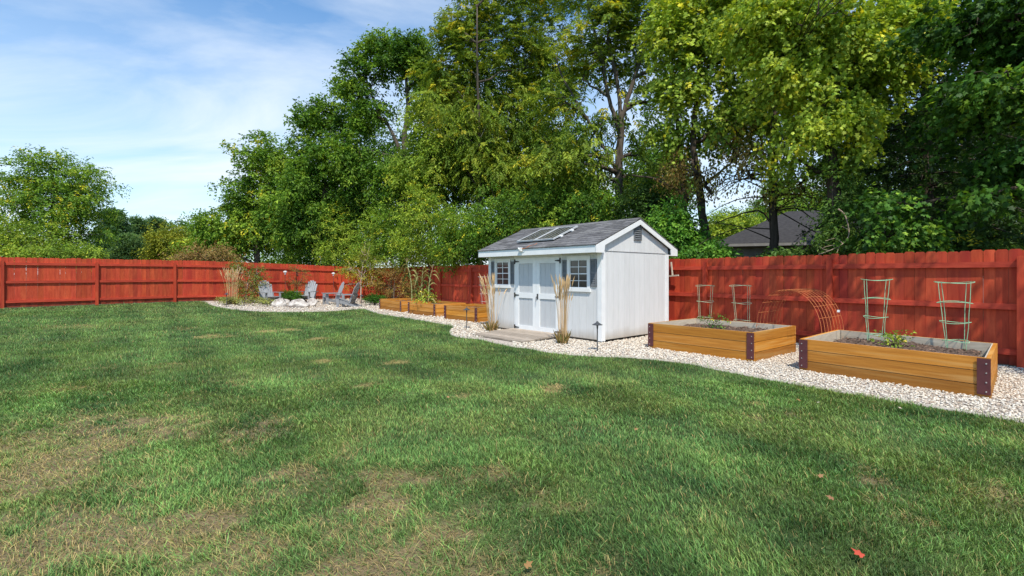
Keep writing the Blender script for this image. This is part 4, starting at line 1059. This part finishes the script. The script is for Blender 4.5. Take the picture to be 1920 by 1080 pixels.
# ------------------------------------------------------------------ trees behind the fences
BG = 'trees behind the fence'
tree('maple_tree', 'broad leafy maple standing alone behind the far left fence', 'tree', 100, 30, [(95, 350, 75, 55), (50, 340, 45, 40), (150, 365, 50, 45), (100, 400, 85, 45), (60, 440, 70, 40), (140, 445, 60, 35), (95, 310, 40, 25)], 201, MIDG, ln=.17, ncl=215, spr=15, nl=9, crad=.62, trunk_r=.2, yellow=.05, group=BG, shell=.45)
tree('bushy_tree', 'low yellow green bushy growth at the frame edge under the left maple', 'tree', 30, 25, [(20, 455, 60, 40), (90, 470, 60, 25), (-40, 450, 50, 50), (160, 480, 50, 18)], 202, MIDY, ln=.14, ncl=140, spr=14, nl=8, crad=.5, trunk_r=.08, group=BG)
def conifer(name, label, px, d, top_py, w_px, seed, pal, ln=.22, levels=22, group=BG, droop=.15, base_frac=.05):
    r = np.random.default_rng(seed); X = (px-CX)/F0*d; base = np.array([X, d, float(gz(X, d))-.05]); Ht = H+(HY-top_py)/F0*d-base[2]; Wd = w_px/F0*d
    t = thing(name, label, 'tree', base, 0, group); g = MB(); pts = []
    g.tube(np.column_stack([np.full(8, X), np.full(8, d), base[2]+np.linspace(0, Ht, 8)]), np.linspace(Ht*.018, .01, 8), 7)
    for i in range(levels):
        f = base_frac+(1-base_frac)*i/levels; z = base[2]+Ht*f; L_ = Wd*(1-f)**.8*(.8+.4*r.random())+.12
        nb = 7
        for b in range(nb):
            a = 2*PI*(b+r.random())/nb; l = L_*(.65+.5*r.random()); o = np.array([math.cos(a), math.sin(a), 0])
            p = bez(np.array([X, d, z]), np.array([X, d, z])+o*l*.5+np.array([0, 0, .06*l]), np.array([X, d, z])+o*l+np.array([0, 0, -droop*l]), 5)
            g.tube(p, np.linspace(.03, .008, 5), 4, cap=False)
            k = max(2, int(l/.28))
            for s_ in np.linspace(.3, 1, k): j = s_*4; q = int(min(j, 3)); pts.append(p[q]*(1-(j-q))+p[min(q+1, 4)]*(j-q))
    cl = np.array(pts); cr_ = np.full(len(cl), .26*d/45+.08)
    foliage(r, cl, cr_, 5, 9, ln, pal, np.array([X, d, base[2]+Ht*.4]), 'needle', .1, .35, .22, twl=1.6, seed=seed, warm=False).build('crown', M['leaf'], t, base)
    g.build('trunk', M['barkdark'], t, base, smooth=True)
conifer('white_pine', 'dark blue green pine beside the left maple, far behind the fence', 212, 42, 398, 48, 211, PINE, ln=.34)
conifer('spruce_tree', 'narrow dark spruce right of the blue green pine', 258, 46, 412, 26, 212, PINE, ln=.3)
conifer('spruce_tree', 'dark spruce just left of the yellow green tree', 292, 50, 412, 28, 213, PINE, ln=.32)
conifer('white_pine', 'low spreading pine in front of the dark spruces', 240, 36, 446, 40, 214, PINE, ln=.28)
tree('far_tree', 'distant muted green tree peeking above the yellow green tree', 'tree', 325, 60, [(325, 440, 40, 28), (300, 455, 40, 30), (360, 450, 30, 30)], 215, GREEN, ln=.3, ncl=60, spr=14, nl=8, crad=.9, trunk_r=.2, group=BG)
tree('yellow_tree', 'rounded yellow green tree above the left fence', 'tree', 325, 34, [(322, 455, 36, 32), (305, 475, 26, 22), (345, 475, 26, 24)], 216, [(.05, .075, .014), (.09, .115, .02), (.14, .155, .026), (.19, .18, .035)], ln=.16, ncl=70, spr=14, nl=9, crad=.45, trunk_r=.12, group=BG)
tree('sumac_bush', 'brownish red bush just above the left fence', 'bush', 390, 23.5, [(385, 478, 42, 22), (360, 488, 30, 14), (415, 480, 28, 18)], 217, [(.05, .045, .02), (.09, .075, .03), (.14, .085, .05), (.13, .13, .045)], ln=.12, ncl=50, spr=12, nl=8, crad=.35, trunk_r=.05, group=BG)
tree('ash_tree', 'rounded green tree at the left end of the tall row, lowest of the row', 'tree', 485, 32, [(503,305,58,55),(450,365,38,50),(540,370,60,75),(455,430,70,45),(500,400,60,60),(410,450,40,35),(385,465,30,25)], 221, MIDG, ln=0.205, ncl=290, spr=14, nl=10, crad=.58, trunk_r=.22, droop=.25, twl=2.3, wr=.5, yellow=.04, group=BG)
tree('walnut_tree', 'green tree of the row with two rounded tops, second from its left end', 'tree', 615, 29, [(588,230,32,42),(578,300,30,60),(632,235,42,60),(620,330,70,80),(575,400,65,60),(640,410,60,60)], 222, GREEN, ln=0.205, ncl=290, spr=14, nl=10, crad=.58, trunk_r=.22, droop=.25, twl=2.3, wr=.5, group=BG)
tree('walnut_tree', 'tall dark green tree with a forked trunk and sky gap left of the yellowing walnut', 'tree', 757, 27, [(735,115,55,40),(682,150,40,48),(690,210,45,55),(785,140,38,55),(705,92,24,18),(772,88,28,18),(660,285,45,60),(730,320,60,50),(800,300,45,60),(650,170,22,30)], 223, GREEN, ln=0.19, ncl=290, spr=14, nl=10, crad=.58, trunk_r=.24, droop=.25, twl=2.3, wr=.5, group=BG,
     stems=[([(757, 400, 0), (758, 320, 0), (757, 270, 0), (765, 200, 0), (760, 130, 0)], (.26, .07), True), ([(756, 300, 0), (735, 250, 0), (712, 215, 0)], (.13, .05), False), ([(762, 240, 0), (785, 190, 0)], (.1, .04), False)])
YW = (.21, .20, .025)
tree('bright_tree', 'bright yellow green leafy tree in front of the forked trunk and its sky gap', 'tree', 805, 25, [(800, 222, 38, 28), (825, 270, 42, 40), (795, 320, 45, 45), (850, 240, 30, 30)], 234, YELG, 'simple', ln=.17, ncl=110, spr=13, nl=9, crad=.5, trunk_r=.12, droop=.3, group=BG)
tree('walnut_tree', 'large yellowing walnut with drooping leaves left of the bare forked trunk', 'tree', 900, 24.6, [(880, 130, 70, 75), (960, 70, 85, 90), (1030, 130, 70, 90), (890, 240, 75, 65), (985, 230, 70, 70), (850, 300, 50, 60), (940, 320, 90, 60), (845, 60, 26, 36), (1000, -60, 130, 80), (900, 30, 50, 40), (832, 150, 36, 70), (850, 85, 40, 45)], 224, WALN, 'pinnate', ln=.165, ncl=520, spr=17, nl=13, crad=.62, trunk_r=.13, droop=.32, twl=2.6, wr=.4, yellow=.07, ycol=YW, group=BG,
     extra=[(-4.72, 20.70, 8.0, 0.80, 0.80, 0.50, 0.50), (-3.42, 18.91, 8.0, 0.80, 0.80, 0.50, 0.50), (-2.22, 17.26, 8.0, 0.80, 0.80, 0.50, 0.50), (-1.02, 15.61, 8.0, 0.80, 0.80, 0.50, 0.44)])
tree('walnut_tree', 'open walnut with a bare trunk forking in three above the shed roof', 'tree', 1162, 18, [(1100, 90, 60, 60), (1170, 40, 70, 60), (1060, 190, 50, 50), (1080, 290, 60, 45), (1010, 300, 40, 40, 17.5), (1120, -50, 120, 60), (1230, 60, 45, 60), (1240, 130, 30, 40, 18, .6), (1120, 330, 40, 25), (1212, 190, 30, 80, 18.3, .5), (1130, 235, 30, 40, 18.4, .4), (1185, 330, 45, 45, 18.5, .5), (1150, 120, 40, 60, 18.6, .45), (1205, 110, 40, 60, 18.6, .5), (1238, 190, 30, 60, 18.8, .5), (1195, 290, 35, 50, 18.8, .5)], 225, WALN, 'pinnate', ln=.165, ncl=190, spr=13, nl=13, crad=.55, trunk_r=.22, droop=.35, twl=2.8, wr=.4, yellow=.07, ycol=YW, group=BG,
     stems=[([(1163, 420, 0), (1161, 340, 0), (1161, 279, 0), (1164, 225, 0)], (.18, .12), True), ([(1161, 250, 0), (1151, 212, 0), (1139, 171, 0), (1125, 88, 0), (1105, 20, 0), (1096, -60, 0)], (.09, .035), False),
            ([(1164, 230, 0), (1164, 205, 0), (1155, 143, 0), (1140, 76, 0), (1147, 30, 0), (1152, -60, 0)], (.085, .035), False), ([(1164, 232, 0), (1170, 205, 0), (1187, 159, 0), (1203, 100, 0), (1218, 36, 0), (1230, -60, 0)], (.10, .04), False),
            ([(1159, 325, 0), (1140, 290, 0), (1123, 263, 0), (1087, 203, 0), (1059, 155, 0), (1043, 105, 0)], (.075, .025), False), ([(1139, 180, 0), (1118, 165, 0), (1093, 150, 0)], (.06, .025), False), ([(1200, 110, 0), (1225, 75, 0), (1252, 50, 0)], (.06, .025), False)])
tree('maple_tree', 'yellow green maple with two vine wrapped trunks between the forked walnut and the house', 'tree', 1322, 14.5, [(1270, 60, 60, 70), (1350, 110, 80, 70), (1290, 165, 55, 45), (1400, 200, 70, 55), (1350, 20, 110, 60), (1330, 250, 80, 40, 14.5, .5), (1260, 240, 40, 30, 15, .5)], 226, YELG, 'maple', ln=.107, ncl=310, spr=15, nl=8, crad=.5, trunk_r=.15, wr=1.0, yellow=.08, group=BG, bark='barkdark', droop=.4,
     stems=[([(1325, 470, 0), (1318, 400, 0), (1308, 330, 0), (1300, 250, 0), (1310, 150, 0), (1320, 60, 0)], (.16, .05), True), ([(1290, 470, .4), (1284, 400, .4), (1280, 330, .4), (1270, 240, .3), (1268, 140, .2)], (.12, .04), False), ([(1290, 375, .4), (1262, 352, .4), (1225, 335, .4), (1185, 328, .4)], (.06, .02), False), ([(1320, 350, 0), (1345, 325, 0), (1372, 305, 0)], (.06, .02), False)])
tr_ = np.random.default_rng(2270); TW = []
for k in range(26):
    y0 = 290+165*tr_.random(); sg = 1 if tr_.random() < .5 else -1; l_ = 50+110*tr_.random(); a_ = tr_.normal()*.35
    TW.append(([(1449, y0, 0), (1449+sg*l_*.5, y0-14+l_*.5*a_, .3*tr_.normal()), (1449+sg*l_, y0-4+l_*a_+10*tr_.random(), .6*tr_.normal())], (.02, .006), False))
tree('vine_tree', 'straight thin trunk hung with brown dead vines in front of the house', 'tree', 1448, 13.5, [(1400, 320, 60, 50, 13.5, .7), (1300, 330, 60, 40, 14.5, .8), (1270, 290, 40, 50, 15, .5), (1450, 280, 60, 40), (1500, 330, 50, 50, 13, .6), (1395, 260, 60, 40, 14, .7)], 227, BROWN, ln=.10, ncl=75, spr=9, nl=7, crad=.42, trunk_r=.13, droop=.7, yellow=.05, group=BG, bark='barkdark',
     stems=[([(1450, 480, 0), (1450, 400, 0), (1447, 310, 0), (1452, 200, 0), (1455, 80, 0)], (.14, .06), True), ([(1450, 420, 0), (1420, 395, 0), (1380, 405, 0), (1340, 420, 0)], (.03, .01), False), ([(1450, 400, 0), (1490, 390, 0), (1530, 415, 0)], (.03, .01), False), ([(1449, 350, 0), (1500, 340, 0), (1550, 365, 0)], (.03, .01), False), ([(1448, 330, 0), (1400, 320, 0), (1350, 345, 0)], (.03, .01), False)]+TW)
tree('maple_tree', 'tall maple with bright yellow green leaves and an ivy covered trunk, right of the house', 'tree', 1563, 11.3, [(1560, 80, 90, 75), (1490, 140, 70, 55), (1620, 140, 80, 70), (1550, 215, 85, 50), (1480, 30, 90, 60), (1680, 50, 80, 70), (1590, 290, 60, 40, 11.3, .6), (1420, 60, 60, 50, 11.5, .7), (1470, 300, 45, 35, 11.6, .4)], 228, YELG, 'maple', ln=.097, ncl=400, spr=16, nl=8, crad=.42, trunk_r=.17, wr=1.0, yellow=.05, group=BG, bark='barkdark', droop=.4,
     extra=[(5.33, 7.31, 7.2, 0.45, 0.50, 0.35, 0.13), (5.92, 6.62, 7.0, 0.55, 0.60, 0.40, 0.24), (6.52, 5.73, 7.1, 0.60, 0.60, 0.40, 0.33), (7.01, 5.17, 6.9, 0.50, 0.60, 0.40, 0.29)],
     stems=[([(1572, 470, 0), (1565, 380, 0), (1556, 300, 0), (1560, 200, 0), (1575, 90, 0), (1580, -40, 0)], (.18, .07), True), ([(1560, 240, 0), (1520, 170, 0), (1490, 100, 0)], (.07, .03), False), ([(1562, 210, 0), (1610, 150, 0), (1660, 90, 0)], (.07, .03), False), ([(1558, 250, 0), (1500, 60, 0), (1420, 45, 0), (1380, 60, 0)], (.06, .02), False)])
tree('ivy_growth', 'dark ivy climbing the trunk right of the house', 'ivy', 1560, 11.15, [(1562, 300, 18, 60, 11.15), (1566, 390, 22, 60, 11.15), (1560, 440, 30, 40, 11.1), (1555, 220, 15, 50, 11.2)], 229, VINE, ln=.09, ncl=70, spr=9, nl=7, crad=.18, trunk_r=.03, branches=False)
conifer('hemlock_tree', 'very dark hemlock with a bare trunk at the right, behind the large leaved maple', 1737, 12.6, -260, 190, 230, DARK, ln=.13, levels=30, droop=.28, base_frac=.2)
conifer('hemlock_tree', 'very dark hemlock at the right frame edge', 1930, 13.5, -200, 240, 231, DARK, ln=.13, levels=26, droop=.28, base_frac=.17)
tree('maple_tree', 'dark green maple reaching in from the right frame edge with large lobed leaves', 'tree', 2120, 10.2, [(1850, 40, 110, 60, 9.0), (1900, 170, 100, 55, 8.8), (1850, 365, 90, 30, 8.8, .4), (1700, 385, 50, 18, 9.5, .4), (1960, 290, 90, 45, 9), (1780, 250, 60, 30, 10, .6), (1990, 80, 110, 100, 9.0)], 232, MAPLE_SHADE, 'maple', ln=.10, ncl=185, spr=14, nl=8, crad=.40, trunk_r=.2, wr=1.05, droop=.45, group=BG, bark='barkdark', flat=.28,
     extra=[(7.42, 4.55, 7.0, 0.55, 0.60, 0.40, 0.30), (8.02, 3.66, 7.1, 0.60, 0.65, 0.40, 0.33), (8.72, 2.76, 7.0, 0.70, 0.70, 0.40, 0.29)])
tree('maple_sapling', 'young green maple with sunlit low leaves just above the right fence', 'tree', 1655, 9.9, [(1650, 430, 45, 28), (1700, 420, 50, 30), (1665, 385, 40, 25), (1625, 462, 20, 14, 10.4)], 233, MAPLE_SHADE, 'maple', ln=.10, ncl=20, spr=12, nl=8, crad=.3, trunk_r=.05, wr=1., droop=.4, group=BG, bark='barkdark')
br_ = at(1585, 405, 10.6); t = thing('dead_branch', 'pale bare dead branch hanging above the right fence beside the ivy covered trunk', 'branch', br_)
g = MB()
for pl_, r0 in (([(1572, 392), (1585, 405), (1592, 438), (1580, 457), (1555, 470), (1534, 477)], .016), ([(1576, 460), (1560, 460), (1543, 464)], .008), ([(1580, 456), (1566, 447), (1548, 452)], .008), ([(1574, 462), (1569, 474)], .007), ([(1556, 470), (1546, 468), (1536, 462)], .006), ([(1590, 430), (1578, 424)], .006)):
    p = smooth_line(np.array([at(a, b, 10.6+.1*math.sin(a)) for a, b in pl_]), 4); g.tube(p, np.linspace(r0, .003, len(p)), 6)
g.build('limb', M['palebark'], t, br_)
# understory bushes along the fence
UN = 'undergrowth bushes along the fence'
for i, (px, py, rx, rz, d, pal, lab) in enumerate(((575, 450, 55, 50, 30, MIDG, 'leafy undergrowth bush above the fence over the fire ring'), (655, 440, 55, 60, 28, YELG, 'yellow green undergrowth bush above the pale stemmed small tree'), (735, 430, 55, 60, 25.5, MIDG, 'undergrowth bush directly above the corn'),
                                               (805, 420, 55, 70, 23.5, YELG, 'sunlit yellow green bush above the middle raised bed'), (870, 440, 50, 55, 21.5, MIDG, 'green bush above the fence just left of the shed roof'), (945, 410, 60, 50, 19.5, GREEN, 'dark bush behind the left half of the shed roof'),
                                               (1035, 395, 60, 45, 18.5, MIDG, 'green bush behind the solar panels'), (1110, 385, 50, 35, 17.5, GREEN, 'dark bush behind the shed ridge beside the bare trunk'), (1262, 432, 34, 46, 14, MAPG, 'dark green bush just right of the shed gable'),
                                               (1215, 400, 35, 45, 16, DARK, 'dark bush behind the shed gable peak'), (1318, 478, 24, 12, 13.3, MAPG, 'low green bush at the left end of the house'), (1500, 486, 40, 8, 12, VINE, 'low vine growth before the house wall'),
                                               (1690, 472, 50, 12, 12.0, VINE, 'dark low bush under the hemlock trunk'), (1815, 466, 60, 14, 11.5, VINE, 'dark low bush at the right under the big maple leaves'), (1905, 450, 50, 22, 11.5, DARK, 'dark bush at the right frame edge above the fence'), (1618, 476, 26, 12, 11.8, DARK, 'dark low bush at the foot of the ivy trunk'))):
    tree('understory_bush', lab, 'bush', px, d, [(px, py, rx, rz), (px-rx*.5, py+rz*.4, rx*.6, rz*.5), (px+rx*.5, py+rz*.35, rx*.6, rz*.55), (px, py+rz*.7, rx*.9, rz*.4)], 240+i, pal, 'simple', ln=.115, ncl=(120 if px < 1100 else 70 if px < 1300 else 34), spr=13, nl=9, crad=.36*d/20+.1, trunk_r=.05, group=UN, bark='barkdark', droop=.3, yellow=.03)
# second row, deeper
for i, (px, py, rx, rz, d, pal, lab) in enumerate(((560, 400, 80, 90, 40, GREEN, 'deep green tree behind the first two trees of the tall row'), (700, 330, 90, 120, 36, GREEN, 'deep green tree behind the dark forked tree'), (850, 260, 100, 140, 31, GREEN, 'deep green tree behind the left of the yellowing walnut'),
                                               (960, 250, 90, 140, 28, GREEN, 'deep green tree behind the yellowing walnut'), (1060, 330, 60, 90, 26, GREEN, 'deep green tree behind the shed ridge'), (1365, 440, 45, 35, 34, YELG, 'sunlit light green tree beyond the left of the house'),
                                               (1425, 440, 50, 30, 42, GREEN, 'green tree seen between the vine trunk and the house roof'), (1480, 380, 60, 40, 44, MIDG, 'green tree rising beyond the house ridge'), (1690, 330, 110, 120, 20, DARK, 'dark tree behind the hemlock trunk'), (1860, 300, 120, 150, 18, DARK, 'dark tree filling the right edge behind the hemlocks'), (1600, 350, 60, 50, 42, GREEN, 'dark green tree behind the right of the house roof'),
                                               (1230, 330, 50, 60, 30, GREEN, 'small green tree glimpsed between the forked walnut and the vine trunks'))):
    tree('woodland_tree', lab, 'tree', px, d, [(px, py, rx, rz), (px-rx*.5, py+rz*.5, rx*.7, rz*.6), (px+rx*.5, py+rz*.5, rx*.7, rz*.6), (px, py-rz*.6, rx*.6, rz*.4)], 270+i, pal, 'simple', ln=.2 if d > 25 else .16, ncl=160, spr=13, nl=9, crad=.8, trunk_r=.16, group='deeper woodland trees', bark='barkdark', droop=.3)

# far-off wood closing the view low down between the trunks
r = np.random.default_rng(333)
k = 640; fx_ = 250+1450*r.random(k); fd = 52+14*r.random(k)
fz_ = 1.2+np.clip((.35+.65*fbm(fx_/90, fx_*0+.5, seed=9))*np.interp(fx_, [250, 420, 800, 1200, 1300, 1500, 1700], [4.5, 10, 15, 14, 8, 7, 10]), 1, 20)*r.random(k)**.7
cl = np.column_stack([(fx_-CX)/F0*fd, fd, fz_])
o = foliage(r, cl, 1.1*(.7+.6*r.random(k)), 13, 8, .34, GREEN, np.array([0, 75., 2.]), 'simple', .25, .7, .55, seed=77).build('far_woods', M['leaf'])
o['kind'] = 'stuff'; o['label'] = 'distant green wood closing the view behind the trees'

# ------------------------------------------------------------------ gravel stones (stuff)
r = np.random.default_rng(500)
IV1, IF1 = ico(1)
def stones(n, x0, x1, y0, y1, size):
    x = x0+(x1-x0)*r.random(n); y = y0+(y1-y0)*r.random(n)
    k = inpoly(gravel_poly, x, y); return x[k], y[k], np.full(k.sum(), size)
gx, gy, gs = [np.concatenate(t) for t in zip(stones(36000, 2.3, 9.6, 3.6, 8.0, .0135), stones(18000, .0, 8, 8.0, 11, .017), stones(7500, -3, 4, 11, 16, .024), stones(7000, -13, 0, 16, 29, .033))]
bad = np.zeros(len(gx), bool)
for q in (b3, b4): bad |= inpoly(np.array(q), gx, gy)
bad |= inpoly(np.array([so_, so_-uu*LS, so_-uu*LS+vv*WS, so_+vv*WS]), gx, gy)
gx, gy, gs = gx[~bad], gy[~bad], gs[~bad]; n = len(gx)
a = r.random(n)*2*PI; s3 = gs[:, None]*np.column_stack([.75+.8*r.random(n), .6+.5*r.random(n), .35+.35*r.random(n)])
lump = 1+.18*r.normal(size=(n, len(IV1), 1))
v = IV1[None]*lump*s3[:, None, :]
c_, s_ = np.cos(a)[:, None], np.sin(a)[:, None]
v = np.stack([v[..., 0]*c_-v[..., 1]*s_, v[..., 0]*s_+v[..., 1]*c_, v[..., 2]], -1)
tx = .5*r.normal(size=n)[:, None]; v[..., 2] += tx*v[..., 0]*.5
v += np.column_stack([gx, gy, gz(gx, gy)+.014+gs*.3+.012*r.random(n)])[:, None, :]
pc = np.array([(.86, .78, .65), (.75, .66, .54), (.89, .84, .74), (.72, .59, .46), (.55, .49, .42), (.63, .50, .38)])
C = pc[r.choice(6, n, p=[.32, .2, .26, .1, .07, .05])]*(.85+.25*r.random((n, 1)))
g = MB(); nv = len(IV1); g.add(v.reshape(-1, 3), (IF1[None]+(np.arange(n)*nv)[:, None, None]).reshape(-1, 3), np.repeat(C, nv, 0))
o = g.build('gravel', M['stone'], smooth=True); o['kind'] = 'stuff'; o['label'] = 'pale cream and white gravel stones'

# ------------------------------------------------------------------ grass (stuff)
r = np.random.default_rng(600)
g = MB()
def blades(y0, y1, dens, hgt, wid, seg):
    # sample in the trapezoid seen by the camera plus a margin
    half = lambda y: 1.18*y+.9
    n = int(dens*(half(y0)+half(y1))*(y1-y0)); y = y0+(y1-y0)*r.random(n); hmax = half(y1)
    x = (2*r.random(n)-1)*hmax; k = (abs(x) < half(y)); x, y = x[k], y[k]
    # fence side limits and gravel
    k = ~inpoly(gravel_poly, x, y) & inpoly(yard, x, y) & (((x-l0[0])*fln[0]+(y-l0[1])*fln[1]) < -.03); x, y = x[k], y[k]
    gc, d = lawncol(x, y); q = smooth(.08, .8, d)
    keep = r.random(len(x)) > .50*q; x, y, gc, q = x[keep], y[keep], gc[keep], q[keep]
    n = len(x)
    tuft = fbm(x*5, y*5, seed=71)
    hh = hgt*(.5+.75*r.random(n))*(.35+1.3*tuft)*(1-.35*q)*(1+1.2*(r.random(n) < .012))
    wd = wid*(.7+.6*r.random(n))
    az = r.random(n)*2*PI; swirl = 6.3*fbm(x*.9, y*.9, seed=77)
    az = np.where(r.random(n) < .5, swirl+.7*r.normal(size=n), az)
    ln_ = (.25+.75*r.random(n))*(1+1.3*q)
    D = np.column_stack([np.cos(az), np.sin(az)])
    S = np.column_stack([-np.sin(az), np.cos(az)])
    tw = r.normal(size=n)*.6; S2 = S*np.cos(tw)[:, None]+D*np.sin(tw)[:, None]
    z = gz(x, y); B = np.column_stack([x, y, z-.004])
    deadb = (r.random(n) < .06+.52*q)
    cc = gc*(.32+1.3*r.random((n, 1))**1.4)
    cc[:, 0] *= .85+.4*r.random(n)
    st = np.array([.30, .235, .095])*(.35+1.0*r.random((n, 1)))
    cc = np.where(deadb[:, None], st, cc)
    def off(a, b): return np.column_stack([D*(hh*ln_*a)[:, None], hh*b])
    W3 = np.column_stack([S2*wd[:, None]*.5, np.zeros(n)])
    if seg == 2:
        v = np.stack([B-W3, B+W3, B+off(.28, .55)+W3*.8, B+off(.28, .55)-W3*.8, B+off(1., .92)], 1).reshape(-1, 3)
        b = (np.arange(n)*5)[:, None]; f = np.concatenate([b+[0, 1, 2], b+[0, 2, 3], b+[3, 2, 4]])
        cm = np.stack([cc*.4, cc*.4, cc*.9, cc*.9, cc*1.22], 1).reshape(-1, 3)  # shade between blades put into the root colour, tips lightened
    else:
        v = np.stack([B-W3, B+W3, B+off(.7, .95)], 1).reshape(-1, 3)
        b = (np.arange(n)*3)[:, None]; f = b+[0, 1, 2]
        cm = np.stack([cc*.45, cc*.45, cc*1.2], 1).reshape(-1, 3)  # same root shade in the colour of the far blades
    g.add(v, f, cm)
blades(1.7, 2.8, 15000, .046, .0036, 2)
blades(2.8, 4.2, 11000, .045, .0044, 2)
blades(4.2, 6.5, 6000, .045, .0060, 2)
blades(6.5, 10, 2900, .046, .0085, 1)
blades(10, 16, 1300, .048, .013, 1)
blades(16, 29, 460, .05, .022, 1)
o = g.build('grass', M['grass']); o['kind'] = 'stuff'; o['label'] = 'mown green lawn grass with dry straw coloured patches'

# ------------------------------------------------------------------ fallen leaves on the lawn
leaf_spots = [(1619, 1043, .062, (.62, .10, .06), 'red fallen leaf lying on the lawn near the bottom right'), (985, 1062, .05, (.36, .20, .08), 'brown fallen leaf on the lawn at the bottom centre'), (1190, 805, .04, (.40, .22, .10), 'small brown leaf on the lawn before the shed'),
              (1500, 750, .05, (.45, .24, .10), 'orange brown leaf on the lawn below the bed beside the shed'), (1532, 754, .035, (.75, .65, .5), 'small pale leaf on the lawn below the gap between the near beds'), (1535, 893, .045, (.38, .20, .10), 'brown leaf on the lawn right of centre'), (1690, 765, .035, (.72, .60, .45), 'small pale leaf on the lawn under the large near bed'),
              (1615, 822, .035, (.72, .62, .46), 'small pale leaf on the open lawn below the large near bed'), (1563, 935, .05, (.34, .17, .09), 'curled brown leaf just above the red leaf'), (793, 738, .05, (.5, .24, .12), 'brown leaf in the middle of the lawn'), (842, 745, .045, (.45, .25, .12), 'tan leaf in the middle of the lawn, right of the brown one')]
for i, (px, py, s, c, lab) in enumerate(leaf_spots):
    p = G(px, py, .05); rr_ = np.random.default_rng(800+i); g = MB()
    a = rr_.random()*6.28
    cards(g, np.zeros((1, 3)), np.array([[math.cos(a), math.sin(a), .35]]), np.array([[.1, -.45, .9]]), s*.95, s*.8, np.array([c]), 'maple')
    o = g.build('fallen_leaf', M['dryleaf']); o.location = p; tag(o, lab, 'leaf', 'fallen leaves on the lawn')
